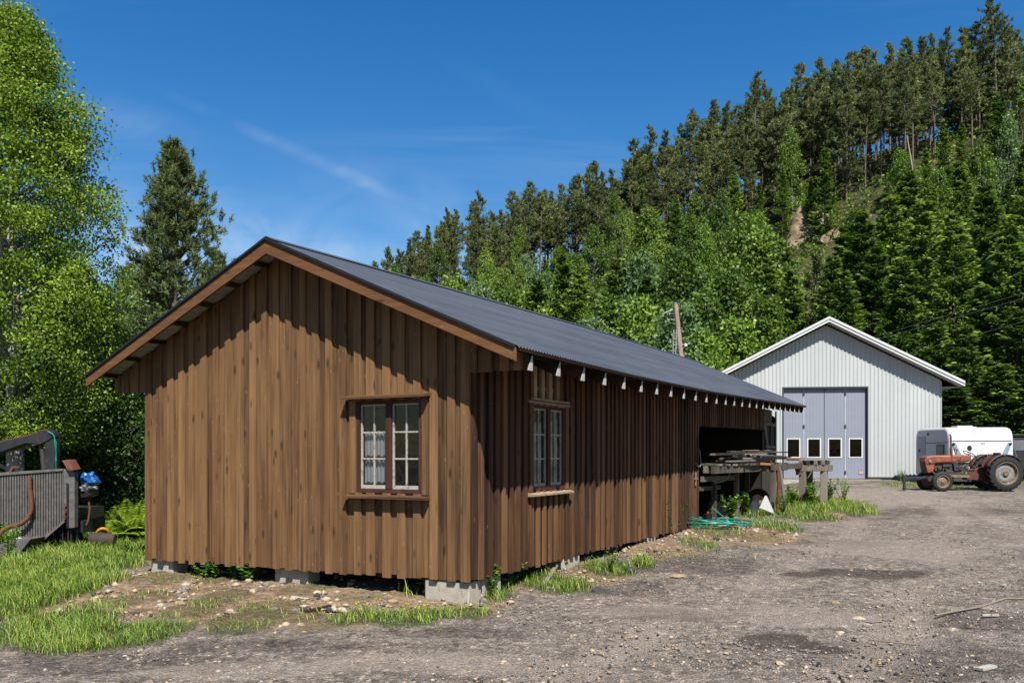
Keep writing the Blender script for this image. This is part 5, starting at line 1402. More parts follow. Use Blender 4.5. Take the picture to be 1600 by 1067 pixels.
def spruce(H, R, per, nq, ql, qw, seed, mat='needle_spruce', c0=.03, droop=.28, gap=0.12, bare=False):
    r = np.random.default_rng(seed)
    T = Acc(); tz = np.linspace(0, H, 7); T.add(*tube_np(np.stack([0 * tz, 0 * tz, tz], 1), .02 + .012 * H * (1 - tz / H), 8), .5)
    C = Acc(); z = H * c0; cs = []; ds = []; ts = []; Ls = []
    while z < H * .985:
        f = z / H; Rz = R * (1 - f) ** .82 * (1 - .25 * math.exp(-f * 12))
        for k in range(per):
            if r.random() < gap: continue
            az = r.uniform(0, 2 * PI); Lb = Rz * r.uniform(.62, 1.18) + .05
            e0 = .45 * f + .05 - droop * (1 - f)
            n = max(3, int(nq * (.25 + .75 * Lb / R)))
            t = np.sort(r.uniform(.12, 1.0, n))
            horiz = np.array([math.cos(az), math.sin(az), 0.0]); lat = np.array([-math.sin(az), math.cos(az), 0.0])
            zz = z + r.normal(0, .12) + Lb * (math.tan(e0) * t + .22 * t ** 3)
            width = .40 * Lb * np.sin(np.clip(t * 1.05 + .12, 0, 1) * PI) ** .8 * .75 + .02
            s = r.uniform(-1, 1, n)
            c = horiz * (Lb * t)[:, None] + lat * (s * width)[:, None]; c[:, 2] += zz - abs(s) * width * .25
            d = unit(horiz * 1.0 + lat * (s * 1.1)[:, None] + np.stack([0 * t, 0 * t, r.normal(-.22 + .3 * f, .25, n)], 1))
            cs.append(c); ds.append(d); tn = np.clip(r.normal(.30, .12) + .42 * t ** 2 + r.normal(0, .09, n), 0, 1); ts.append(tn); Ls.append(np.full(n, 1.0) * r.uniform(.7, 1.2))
            if r.random() < .5: T.add(*limb((0, 0, z), horiz * Lb * .8 + np.array([0, 0, z + Lb * .8 * math.tan(e0)]), .03, .008, 0, 3, 2), .3)
        z += (.34 + .40 * (1 - f)) * (H / 15) ** .5 * r.uniform(.8, 1.2)
    c = np.concatenate(cs); d = np.concatenate(ds); L_ = np.concatenate(Ls)
    V, F = leaf_quads(c, d, ql * L_, qw * r.uniform(.7, 1.3, len(c)), r=np.tile([0, 0, 1.0], (len(c), 1)) + r.normal(0, .55, (len(c), 3)))
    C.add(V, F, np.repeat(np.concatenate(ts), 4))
    # hanging sprays give the boughs some depth
    k = r.random(len(c)) < .5; c2 = c[k]; d2 = unit(d[k] * .5 + np.array([0, 0, -1.0]) + r.normal(0, .2, (k.sum(), 3)))
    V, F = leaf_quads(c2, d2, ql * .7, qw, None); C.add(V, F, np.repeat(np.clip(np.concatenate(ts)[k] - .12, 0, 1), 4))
    return T.mesh('trunk', MAT['bark_dark'], True), C.mesh('crown', MAT[mat])

def broadleaf(H, z0, prof, ncl, nlf, ls, sig, tr, seed, mat='leaf_birch', bark='bark_birch', limbs=40, up=.1, inner=.35, stems=1, spread=0.0, dmul=1.0):
    r = np.random.default_rng(seed)
    T = Acc(); C = Acc()
    for s in range(stems):
        tz = np.linspace(0, H * .96, 9); off = r.normal(0, spread, 2)
        wob = np.cumsum(r.normal(0, .012 * H, (9, 2)), 0) * .5; wob -= wob[0]
        tp = np.stack([wob[:, 0] + off[0] * tz / H, wob[:, 1] + off[1] * tz / H, tz], 1)
        T.add(*tube_np(tp, tr * (1 - tz / H) ** .75 + .012, 9), .5)
        n = ncl // stems
        f = r.uniform(0, 1, n); z = z0 + (H - z0) * f
        az = r.uniform(0, 2 * PI, n)
        lob = 1 + .16 * np.sin(az * 3 + r.uniform(0, 6) + f * 9) + .10 * np.sin(az * 5 + f * 23)
        rad = np.array([prof(q) for q in f]) * np.sqrt(r.uniform(inner ** 2, 1, n)) * lob
        c = np.stack([np.interp(z, tz, tp[:, 0]) + rad * np.cos(az), np.interp(z, tz, tp[:, 1]) + rad * np.sin(az), z], 1)
        for i in r.permutation(n)[:limbs // stems]:
            zb = max(z0 * r.uniform(.6, 1.5), c[i, 2] - .75 * rad[i] - .2); b = np.array([np.interp(zb, tz, tp[:, 0]), np.interp(zb, tz, tp[:, 1]), zb])
            T.add(*limb(b, c[i], .01 + .022 * rad[i], .006, -.06 * rad[i], 5, 4), .45)
        sg = sig * r.uniform(.6, 1.3, (n, 1))
        cc = np.repeat(c, nlf, 0) + np.clip(r.normal(0, 1, (n * nlf, 3)), -1.7, 1.7) * np.repeat(sg, nlf, 0) * np.array([1, 1, .75])
        d = unit(r.normal(0, 1, cc.shape) + np.array([0, 0, -.35]))
        V, F = leaf_quads(cc, d, ls * r.uniform(.7, 1.25, len(cc)), ls * .8 * r.uniform(.7, 1.1, len(cc)))
        tn = np.repeat(np.clip(r.normal(.48, .16, n), 0, 1), nlf) + r.normal(0, .12, len(cc))
        C.add(V, F, np.repeat(np.clip(tn, 0, 1), 4))
    return T.mesh('trunk', MAT[bark], True), C.mesh('crown', MAT[mat])

def plant_tree(name, meshes, label, cat, loc, s=1.0, rot=None, group=None, sz=None):
    o = thing(name, label, cat, loc, rng.uniform(0, 2 * PI) if rot is None else rot, group)
    o.scale = (s, s, sz or s)
    for nm, me in zip(('trunk', 'crown'), meshes):
        link(nm, me, o)
    return o

# ---- the big aspen and its neighbours at the left
def asp_prof(f): return float(np.interp(f, [0, .12, .4, .58, .78, .89, 1], [1.6, 2.1, 2.25, 2.0, 1.35, .8, .15]))
D1 = 19.5; x1 = P(22, 700, D1)[0]; g1 = gzf(x1, D1)
H1 = EYE + 690 * D1 / FPX - g1
plant_tree('aspen_tree', broadleaf(H1, 2.2, asp_prof, 800, 185, .072, .22, .20, 21, 'leaf_aspen', 'bark_birch', 160, inner=.38), 'tall bright green aspen behind the slatted trailer, the tallest tree by the lawn', 'tree', (x1, D1, g1), 1, 1.0)
def asp2(f): return float(np.interp(f, [0, .2, .5, .8, 1], [1.2, 1.5, 1.3, .8, .2]))
D2 = 21.5; x2 = P(105, 700, D2)[0]
plant_tree('aspen_tree', broadleaf(6.6, 1.6, asp2, 230, 100, .082, .22, .10, 22, 'leaf_aspen', 'bark_aspen', 50), 'lower young aspen leaning against the tall one, left of the barn eave', 'tree', (x2, D2, gzf(x2, D2)))
D3 = 27.0; x3 = P(272, 700, D3)[0]; g3 = gzf(x3, D3); H3 = EYE + 476 * D3 / FPX - g3
plant_tree('pine_tree', pine(H3, .12, 3.5, 180, 24, 46, .17, .026, .17, 31, .15, mat='needle_pine_near', up0=-.1, up1=1.05), 'lone bushy pine rising behind the left slope of the barn roof', 'tree', (x3, D3, g3), 1, 2.2)
D4 = 31; x4 = P(335, 700, D4)[0]; g4 = gzf(x4, D4)
plant_tree('pine_tree', pine(EYE + 315 * D4 / FPX - g4, .2, 2.4, 80, 14, 36, .19, .028, .12, 33, .2, mat='needle_pine_near', up1=1.0), 'smaller pine peeking over the barn roof right of the lone pine', 'tree', (x4, D4, g4))
D5 = 36; x5 = P(215, 700, D5)[0]
def rnd(f): return float(np.interp(f, [0, .2, .55, .85, 1], [1.6, 2.4, 2.5, 1.5, .3]))
plant_tree('birch_tree', broadleaf(9.5, 2.0, rnd, 260, 90, .12, .34, .12, 41, 'leaf_birch', 'bark_birch', 40), 'green birch filling the gap between aspen and lone pine', 'tree', (x5, D5, gzf(x5, D5)))
# shaded thicket behind the trailer
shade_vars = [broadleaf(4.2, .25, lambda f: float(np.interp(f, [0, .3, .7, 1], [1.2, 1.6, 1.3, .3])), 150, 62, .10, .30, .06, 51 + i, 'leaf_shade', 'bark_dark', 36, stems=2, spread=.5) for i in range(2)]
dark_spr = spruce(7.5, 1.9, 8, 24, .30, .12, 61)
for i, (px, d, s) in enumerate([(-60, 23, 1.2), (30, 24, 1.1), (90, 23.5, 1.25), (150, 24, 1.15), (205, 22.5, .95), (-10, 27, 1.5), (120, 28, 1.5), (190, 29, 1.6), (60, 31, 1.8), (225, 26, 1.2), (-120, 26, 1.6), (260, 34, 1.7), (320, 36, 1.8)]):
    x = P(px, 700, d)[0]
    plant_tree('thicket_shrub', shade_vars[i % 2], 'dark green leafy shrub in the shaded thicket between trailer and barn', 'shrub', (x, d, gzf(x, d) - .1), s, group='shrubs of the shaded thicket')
for i, (px, d, s, lab) in enumerate([(175, 25, .80, 'dark spruce in the thicket left of the barn corner'), (100, 27, 1.0, 'dark spruce deep in the thicket above the blue tarpaulin'), (60, 34, 1.25, 'dark spruce far back behind the tall aspen'), (5, 30, 1.1, 'dark spruce behind the crane arm of the trailer'), (300, 40, 1.1, 'dark spruce hidden behind the barn roof slope')]):
    x = P(px, 700, d)[0]
    plant_tree('spruce_tree', dark_spr, lab, 'tree', (x, d, gzf(x, d) - .1), s)
# slender dark stems in the thicket
for i, (px, d) in enumerate([(85, 21.0), (138, 21.5), (150, 23), (118, 22.4), (66, 22)]):
    x = P(px, 700, d)[0]; T = Acc(); z = np.linspace(0, 5.5, 6)
    T.add(*tube_np(np.stack([.08 * np.sin(z + i), .06 * np.cos(z * 1.3 + i), z], 1), .07 * (1 - z / 9), 8))
    o = link('slender_trunk', T.mesh('slender_trunk', MAT['bark_dark'], True)); o.location = (x, d, gzf(x, d) - .1)
    tag(o, 'slender dark trunk standing in the shaded thicket', 'tree trunk', 'slender trunks in the thicket')
# bright fern bush by the barn corner
A = Acc()
for i in range(26):
    az = rng.uniform(0, 2 * PI); e = rng.uniform(.35, 1.2); n = 26; t = np.linspace(.1, 1, n); Lf = rng.uniform(.5, .9)
    h = np.array([math.cos(az), math.sin(az), 0]); c = h * (Lf * t * math.cos(e))[:, None]; c[:, 2] = Lf * (math.sin(e) * t - .45 * t ** 2 * math.cos(e)) + .05
    la = np.array([-h[1], h[0], 0])
    for s_ in (-1, 1):
        V, F = leaf_quads(c, unit(la * s_ + h * .5 + np.array([0, 0, -.15])), .17 * np.sin(np.clip(t, .05, .97) * PI) ** .6 + .02, .03, np.tile([0, 0, 1.0], (n, 1)) + rng.normal(0, .2, (n, 3))); A.add(V, F, np.repeat(rng.uniform(.3, .8, n), 4))
fern = A.mesh('fern', MAT['fern_leaf'])
for px, py, d, s, lab in ((205, 800, 17.5, 1.3, 'bright green fern clump beside the left barn corner'), (222, 805, 18.2, 1.1, 'smaller fern clump tucked right behind the barn corner'), (188, 810, 18.6, 1.0, 'fern clump at the shaded edge of the lawn')):
    x = P(px, 700, d)[0]; o = link('fern', fern); o.location = (x, d, gzf(x, d)); o.scale = (s,) * 3; tag(o, lab, 'fern')

# ---- hill forest
pines = [pine(H, c0, Lm, nb, 11, 16, .42, .12, .14, 100 + i, .5, pw=pw) for i, (H, c0, Lm, nb, pw) in enumerate([(17, .36, 3.0, 50, .7), (18, .44, 2.8, 46, .6), (16, .28, 2.9, 50, .85), (19, .46, 3.2, 48, .7), (15, .24, 2.5, 46, .95), (17.5, .50, 2.7, 40, .5), (16.5, .18, 3.0, 56, .8), (17, .34, 2.4, 46, .9)])]
spruces = [spruce(H, R, 7, 62, .36, .14, 120 + i, gap=.08) for i, (H, R) in enumerate([(15, 3.0), (14, 2.7), (16, 3.2), (12, 2.5)])]
def bp(a, b): return lambda f: float(np.interp(f, [0, .15, .45, .75, 1], [a * .6, a, b, b * .6, .2]))
birches = [broadleaf(H, z0, bp(a, b), 150, 62, .25, .40, .12, 140 + i, m, 'bark_birch', 24, inner=.45) for i, (H, z0, a, b, m) in enumerate([(11, 2.0, 2.4, 2.3, 'leaf_birch'), (12.5, 2.5, 2.6, 2.6, 'leaf_birch'), (9, 1.2, 2.3, 2.0, 'leaf_lime'), (10, 1.6, 2.4, 2.2, 'leaf_sage')])]
bare = spruce(11, 2.0, 5, 14, .5, .05, 160, 'needle_bare', droop=.35, gap=.3)

def zone(px):
    return ('above the barn ridge' if px < 800 else 'between barn roof and pole' if px < 1040 else 'above the pole and barn end' if px < 1200 else 'above the garage roof' if px < 1400 else 'above the caravan')
taken = []
def free(x, y, dmin):
    for a, b, c in taken:
        if (a - x) ** 2 + (b - y) ** 2 < (min(dmin, c)) ** 2: return False
    taken.append((x, y, dmin)); return True
# crest pines
cnt = 0; tries = 0
while cnt < 285 and tries < 14000:
    tries += 1
    px = rng.uniform(575, 1630); cd, fd, hc = crest(px)
    off = rng.uniform(-26, 8); d = cd + off
    x = (px - CX) / FPX * d
    if not free(x, d, 1.8): continue
    z = gzf(x, d)
    plant_tree('pine_tree', pines[rng.integers(8)], 'tall olive green pine in the crest row ' + zone(px), 'tree', (x, d, z - .3), float(rng.uniform(.72, 1.05)), group='crest pines ' + zone(px))
    cnt += 1
# signature skyline pines: (px, top row)
for px, ty, lab in [(1538, 24, 'tallest ragged pine at the top right of the skyline'), (1452, 54, 'skyline pine with a flat leaning top, left of the tallest one'), (1592, 44, 'skyline pine at the right picture edge beside the tallest'), (1338, 83, 'pointed skyline pine over the garage ridge'), (1122, 153, 'pointed pine standing alone at the skyline step above the barn end'), (1225, 135, 'thin pointed skyline pine in the notch left of the high crest'), (1198, 128, 'dense skyline pine next to the thin one in the notch'), (742, 318, 'pointed pine breaking the skyline above the mid ridge of the barn'), (600, 384, 'small pine at the left end of the wooded skyline'), (683, 345, 'dark skyline pine second in from the left end of the wood'), (884, 285, 'paired tip pine above the roof where the skyline steps up'), (1068, 192, 'pine with twin tops under the tall pointed one')]:
    cd, fd, hc = crest(px); d = cd - 4; x = (px - CX) / FPX * d; z = gzf(x, d)
    top = EYE + (HY - ty) * d / FPX; v = int(rng.integers(5)); h = [17, 18, 16, 19, 15][v]
    plant_tree('pine_tree', pines[v], lab, 'tree', (x, d, z - .2), (top - z) / h * .9, sz=(top - z) / h)
# foothill spruces, placed by crown tip
SPR = [(1345, 330, 60), (1440, 312, 58), (1540, 286, 60), (1600, 300, 52), (1302, 396, 60), (1390, 296, 66), (1490, 330, 55), (1575, 350, 48), (1500, 250, 78), (1236, 420, 62), (1320, 420, 55), (1410, 400, 53), (1540, 420, 49), (1640, 380, 46), (1200, 400, 66), (1460, 480, 48.5), (1590, 480, 45), (1505, 500, 46), (1640, 250, 70), (1420, 262, 80),
       (880, 395, 78), (965, 400, 74), (905, 420, 72), (840, 430, 80), (1010, 430, 70), (780, 445, 88), (1222, 372, 75), (1324, 345, 72), (1368, 380, 58), (1560, 560, 44), (1490, 590, 44.5), (1625, 560, 43)]
for i, (px, ty, d) in enumerate(SPR):
    x = (px - CX) / FPX * d; z = gzf(x, d); top = EYE + (HY - ty) * d / FPX; v = i % 4; h = [15, 14, 16, 12][v]
    taken.append((x, d, 2.5)); s = (top - z) / h
    lab = ('deep green spruce ' + ('between barn roof and pole' if px < 1030 else 'behind the left slope of the garage roof' if px < 1300 else 'behind the right slope of the garage roof' if px < 1480 else 'behind the caravan and tractor'))
    plant_tree('spruce_tree', spruces[v], lab, 'tree', (x, d, z - .2), float(np.clip(s * 1.25, 1.0, 1.45)), group=lab.replace('deep green spruce', 'spruces'), sz=s)
x = (985 - CX) / FPX * 70; plant_tree('spruce_tree', bare, 'grey dead spruce standing among green trees left of the pole', 'tree', (x, 70, gzf(x, 70)), 1.0)
# broadleaf trees of the lower slope
BL = [(1160, 340, 72, 1), (1190, 365, 68, 0), (1060, 400, 66, 1), (1130, 430, 62, 0), (1090, 465, 58, 0), (1175, 450, 60, 1), (1150, 500, 56, 2), (1205, 470, 58, 0), (1010, 400, 72, 3), (1065, 478, 55, 3), (1000, 470, 64, 2), (950, 470, 66, 0), (860, 480, 78, 2), (800, 460, 82, 0), (750, 450, 88, 3), (700, 440, 95, 0), (830, 455, 82, 2), (640, 440, 100, 2), (610, 430, 104, 3), (1100, 520, 54, 2),
      (1000, 243, 144, 0), (985, 262, 142, 0), (1510, 92, 132, 2), (930, 500, 62, 3), (1040, 520, 56, 0), (1020, 330, 110, 0), (1180, 330, 95, 2), (900, 400, 105, 0), (1080, 350, 100, 0), (820, 410, 120, 3), (1130, 310, 112, 0), (1340, 330, 90, 0)]
for i, (px, ty, d, v) in enumerate(BL):
    x = (px - CX) / FPX * d; z = gzf(x, d); top = EYE + (HY - ty) * d / FPX; h = [11, 12.5, 9, 10][v]; taken.append((x, d, 2.5)); s = (top - z) / h
    kind = ['fresh green birch', 'broad fresh green birch', 'lime green young birch', 'grey green willow'][v]
    if d > 125:
        lab = kind + (' glowing among the dark crest pines at upper right' if px > 1300 else ' rounding off the skyline between the crest pines' if px > 990 else ' just left of the rounded skyline birch')
        plant_tree('birch_tree', birches[v], lab, 'tree', (x, d, z), float(np.clip(s, .6, 1.4)), sz=s); continue
    lab = kind + (' on the slope above the barn ridge' if px < 860 else ' on the slope between barn roof and pole' if px < 1040 else ' on the slope between pole and garage')
    plant_tree('birch_tree' if v != 3 else 'willow_tree', birches[v], lab, 'tree', (x, d, z - .2), float(np.clip(s, .7, 1.35)), group=lab.replace(kind, kind + ' trees'), sz=s)
# mid slope mixture
cnt = 0; tries = 0
while cnt < 150 and tries < 8000:
    tries += 1
    px = rng.uniform(560, 1660); cd, fd, hc = crest(px)
    d = fd + 4 + (cd - 28 - fd) * rng.uniform(.05, 1) ; x = (px - CX) / FPX * d
    if not free(x, d, 3.0): continue
    z = gzf(x, d); u = rng.random()
    if abs(px - 1265) < 62 and d < 100 and (z - EYE) * FPX / d > 90: continue      # the bare rock knoll
    pb = .62 if px < 1230 else .22
    if u < pb:
        v = int(rng.choice([0, 0, 1, 1, 2, 2, 2, 3])); lab = ['fresh green birch', 'broad fresh green birch', 'lime green young birch', 'grey green willow'][v] + ' in the mixed wood ' + zone(px)
        plant_tree('birch_tree' if v != 3 else 'willow_tree', birches[v], lab, 'tree', (x, d, z - .2), float(rng.uniform(.6, .95)), group=lab, sz=float(rng.uniform(.6, 1.2)))
    elif u < pb + .28 or px > 1230 and u < .9:
        lab = 'dark spruce in the mixed wood ' + zone(px)
        plant_tree('spruce_tree', spruces[rng.integers(4)], lab, 'tree', (x, d, z - .2), float(rng.uniform(.5, .85)), group=lab)
    else:
        lab = 'olive pine in the mixed wood ' + zone(px)
        plant_tree('pine_tree', pines[rng.integers(6)], lab, 'tree', (x, d, z - .2), float(rng.uniform(.6, .85)), group=lab)
    cnt += 1
# leaning bare trunk in front of the dark wood
T = Acc(); a = np.array(P(1432, 318, 92)); b = np.array(P(1417, 212, 92)); T.add(*tube_np(np.stack([a, (a + b) / 2 + [.1, 0, 0], b]), [.10, .09, .06], 8))
tag(link('bare_trunk', T.mesh('bare_trunk', MAT['pole_wood'], True)), 'pale leaning bare trunk among the pines above the caravan', 'tree trunk')

# undergrowth over the hillside
n = 5200
px = rng.uniform(540, 1700, n); cd, fd, hc = crest(px); d = fd - 4 + (cd + 10 - fd) * rng.uniform(0, 1, n) ** .9; x = (px - CX) / FPX * d; z = gz(x, d)
sel = fbm(x, d, 9) > .42; x, d, z = x[sel], d[sel], z[sel]; n = len(x)
k = 16; h = np.repeat(rng.uniform(.4, 1.7, n), k)
c = np.stack([np.repeat(x, k), np.repeat(d, k), np.repeat(z, k)], 1) + rng.normal(0, 1, (n * k, 3)) * np.stack([h * .5, h * .5, h * 0], 1); c[:, 2] += rng.uniform(0, 1, n * k) * h
V, F = leaf_quads(c, rdir(n * k, .3), rng.uniform(.28, .5, n * k), .28)
tag(link('undergrowth', np_mesh('undergrowth', V, F, MAT['leaf_birch'], np.repeat(np.clip(np.repeat(rng.normal(.42, .18, n), k) + rng.normal(0, .1, n * k), 0, 1), 4))), 'low green scrub covering the wooded hillside', 'undergrowth', kind='stuff')

# rocks on the hill
def rock(name, loc, sz, mat, seed, label, cat='rock', group=None, sub=3, rot=0.0, amp=.25):
    bm = bmesh.new(); bmesh.ops.create_icosphere(bm, subdivisions=sub, radius=1)
    r = np.random.default_rng(seed); D = unit(r.normal(size=(14, 3))); K = r.uniform(.55, .95, 14)
    for v in bm.verts:
        p = np.array(v.co.normalized()); m = 1.0
        for q, kk in zip(D, K):
            dt = p @ q
            if dt > 0: m = min(m, kk / max(dt, 1e-3))
        m *= 1 + amp * .25 * math.sin(5 * p[0] + seed) * math.sin(6 * p[1] + 2 * seed) + amp * .12 * math.sin(13 * p[2] + 9 * p[0] + seed)
        v.co = Vector((p[0] * m * sz[0], p[1] * m * sz[1], p[2] * m * sz[2]))
    me = bpy.data.meshes.new(name); bm.to_mesh(me); bm.free(); me.materials.append(MAT[mat])
    me.polygons.foreach_set('use_smooth', [True] * len(me.polygons)); me.set_sharp_from_angle(angle=math.radians(32))
    o = link(name, me); o.location = loc; o.rotation_euler = (0, 0, rot)
    return tag(o, label, cat, group)
for px, py, d, sz, lab in [(1268, 358, 84, (3.2, 2.2, 3.4), 'large tan rock knoll bare among the trees above the garage'), (1300, 372, 82, (1.8, 1.6, 1.4), 'dark rock face just right below the tan knoll'), (1226, 368, 84, (1.9, 1.6, 1.6), 'grey rock left of the tan knoll'), (1250, 385, 82, (1.3, 1.2, 1.5), 'brown rock slab below the tan knoll'), (1562, 265, 106, (2.0, 1.5, 1.8), 'pale grey boulder high on the slope near the right edge'), (1475, 250, 112, (2.0, 1.4, .8), 'flat pale rock under the crest pines'), (1385, 228, 122, (1.6, 1.2, 1.0), 'small pale rock at the foot of the crest pines')]:
    q_ = on_ground(px, py); k_ = q_[1] / d
    rock('boulder', (q_[0], q_[1] + .4 * sz[1] * k_, q_[2] - .25 * sz[2] * k_), tuple(k_ * e for e in sz), 'rock_face', int(px), lab, sub=4)

# ================================================================ stones, sticks, weeds, grass
STN = [(283, 942, 15, 8, 'stone_tan', 'broad tan stone bedded in the dirt before the gable'), (250, 945, 9, 6, 'stone_pale', 'pale rounded stone left of the broad tan one'), (228, 911, 10, 6, 'stone_grey', 'dark grey stone near the left foundation block'), (249, 927, 8, 5, 'stone_grey', 'grey stone between the two dark ones by the lawn'), (395, 923, 7, 6, 'stone_pale', 'pale angular stone in the dirt under the middle of the gable'), (463, 933, 13, 7, 'stone_pale', 'large pale flat stone before the middle foundation block'), (427, 952, 11, 6, 'stone_grey', 'grey flat stone below the gable middle'), (425, 962, 7, 4, 'stone_pale', 'small cream stone touching the grey flat stone'), (572, 930, 10, 6, 'stone_grey', 'grey stone under the gable window'), (475, 989, 10, 5, 'stone_tan', 'tan flat stone on the gravel edge below the gable'), (438, 977, 5, 4, 'stone_pale', 'small white round stone on the gravel edge'), (346, 977, 6, 3, 'stone_pale', 'white pebble stone in the grass edge'), (358, 953, 8, 4, 'stone_pale', 'cream stone in the dirt by the grass patch'), (541, 983, 9, 5, 'stone_grey', 'blue grey stone beside the yellow flowers'), (102, 965, 16, 8, 'stone_dark', 'dark asphalt lump at the grass edge by the left corner'), (425, 1024, 10, 7, 'stone_grey', 'grey crushed stone on the gravel, left foreground'), (70, 1046, 5, 4, 'stone_pale', 'white stone on the dark gravel at lower left'),
       (1058, 899, 14, 6, 'stone_tan', 'pale and tan boulder at the edge of the gravel yard'), (934, 920, 15, 8, 'stone_dark', 'black asphalt lump at the verge by the barn side'), (925, 905, 6, 6, 'stone_pale', 'pale stone above the black asphalt lump'), (985, 888, 14, 9, 'stone_dark', 'dark lump beside the round grass tuft'), (860, 918, 9, 5, 'stone_grey', 'grey stone near the pale fallen board'), (718, 930, 12, 7, 'stone_grey', 'grey stone at the corner foundation block'), (694, 942, 6, 4, 'stone_pale', 'pale stone below the corner block'), (1007, 945, 6, 4, 'stone_tan', 'small tan stone alone on the gravel'), (1305, 941, 9, 4, 'stone_tan', 'tan flake of stone in the middle of the yard'), (1341, 964, 13, 4, 'stone_pale', 'flat white stone in the yard, farther one'), (1312, 988, 9, 4, 'stone_pale', 'flat white stone in the yard, nearer one'), (1265, 997, 8, 7, 'stone_grey', 'grey upright stone at the lower damp patch'), (1488, 982, 10, 5, 'stone_pale', 'cream stone on the gravel at the right'), (1330, 890, 5, 2.5, 'stone_tan', 'small tan stone in the upper damp patch'), (1098, 1002, 6, 4, 'stone_tan', 'small buff stone left of the lower damp patch'), (1218, 1035, 10, 4, 'stone_pale', 'flat pale stone flake in the foreground'), (1270, 800, 8, 4, 'stone_grey', 'grey stone in the weeds by the trestle'), (1345, 790, 9, 4, 'stone_grey', 'grey stone at the tip of the weed strip'), (160, 950, 9, 5, 'stone_grey', 'long grey stone in the dirt by the lawn')]
for i, (px, py, rx, ry, m, lab) in enumerate(STN):
    x, d, z = on_ground(px, py + ry * .6); k = d / FPX
    rock('stone', (x, d, z + ry * k * .12), (rx * k, rx * k * .8, ry * k * 1.05), m, 300 + i, lab, 'stone', sub=2 if rx < 8 else 3, rot=float(rng.uniform(0, 6)), amp=.4)
# crushed stone and pebbles: countless, one mass
ico = bmesh.new(); bmesh.ops.create_icosphere(ico, subdivisions=1, radius=1)
iv = np.array([v.co[:] for v in ico.verts]); ifc = np.array([[v.index for v in f.verts] for f in ico.faces]); ico.free()
def pebbles(name, n, fn, smin, smax, mats, wts, lab, up=-.12):
    xs, ys = fn(n); zs = gz(xs, ys); n = len(xs); s = smin * (smax / smin) ** (rng.random(n) ** 2.2)
    V = (iv[None] * (1 + rng.normal(0, .18, (n, 12, 1)))) * (s[:, None] * rng.uniform(.6, 1.2, (n, 3)) * np.array([1, 1, .6]))[:, None]
    V = V + np.stack([xs, ys, zs + s * up], 1)[:, None]
    F = ifc[None] + (np.arange(n) * 12)[:, None, None]
    me = np_mesh(name, V.reshape(-1, 3), F.reshape(-1, 3), [MAT[m] for m in mats], midx=np.repeat(rng.choice(len(mats), n, p=wts), 20))
    return tag(link(name, me), lab, 'gravel', kind='stuff')
def yard(n):
    d = 5.6 * (32 / 5.6) ** (rng.random(n) ** 1.3); x = (rng.uniform(-40, 1640, n) - CX) / FPX * d
    out = (x + .51) * .88 - (d - 10.2) * .474; k = (out > .15) | (d < 9.6); return x[k], d[k]
pebbles('gravel', 34000, yard, .005, .026, ['stone_grey', 'stone_pale', 'stone_dark', 'stone_tan'], [.5, .22, .13, .15], 'loose grey gravel scattered over the yard')
def dirtp(n):
    d = rng.uniform(7, 20, n); x = (rng.uniform(60, 1250, n) - CX) / FPX * d; k = (blob_mask(x, d, DREG) > .4) & (grass_mask(x, d) < .35); return x[k], d[k]
pebbles('rubble', 12000, dirtp, .008, .07, ['stone_pale', 'stone_tan', 'stone_grey', 'stone_dark'], [.38, .26, .24, .12], 'small pale rubble in the bare dirt along the barn', .22)

def stick(name, pts, r, mat, lab, cat):
    P3 = []
    for px, py in pts:
        x, d, z = on_ground(px, py); P3.append((x, d, z + r * 1.2))
    return tag(MB().tube(P3, r, 6).build(name, MAT[mat], None, smooth=True), lab, cat)
stick('stick', [(1462, 964), (1490, 958), (1530, 951), (1570, 938), (1605, 937)], .014, 'dead_wood', 'long pale crooked stick lying on the gravel at the right', 'stick')
stick('stick', [(1355, 1001), (1385, 1004), (1430, 1009)], .008, 'dead_wood', 'thin straight twig lying on the gravel below the white stones', 'stick')
stick('stick', [(1348, 972), (1362, 974), (1378, 972)], .007, 'dead_wood', 'short curved twig next to the flat white stone', 'stick')
stick('stick', [(1250, 1017), (1265, 1020), (1282, 1018)], .008, 'dead_wood', 'short twig on the edge of the lower damp patch', 'stick')
for a, b, w_, lab, mt in (((850, 916), (876, 884), .06, 'pale broken board leaning in the weeds by the barn side', 'dead_wood'), ((478, 958), (518, 948), .06, 'dark thin board lying in the dirt below the gable window', 'purlin_wood'), ((1530, 1049), (1552, 1044), .07, 'short white painted stick in the right foreground', 'muntin_paint'), ((1534, 964), (1560, 964), .03, 'white splinter on the gravel under the long stick', 'muntin_paint'), ((1518, 892), (1545, 891), .05, 'pale wood chip in the right of the yard', 'dead_wood')):
    p, q = on_ground(*a), on_ground(*b)
    tag(MB().bar((p[0], p[1], p[2] + .02), (q[0], q[1], q[2] + (.10 if mt == 'dead_wood' and w_ == .06 else .02)), w_, .02).build('board_scrap', MAT[mt], None), lab, 'board')
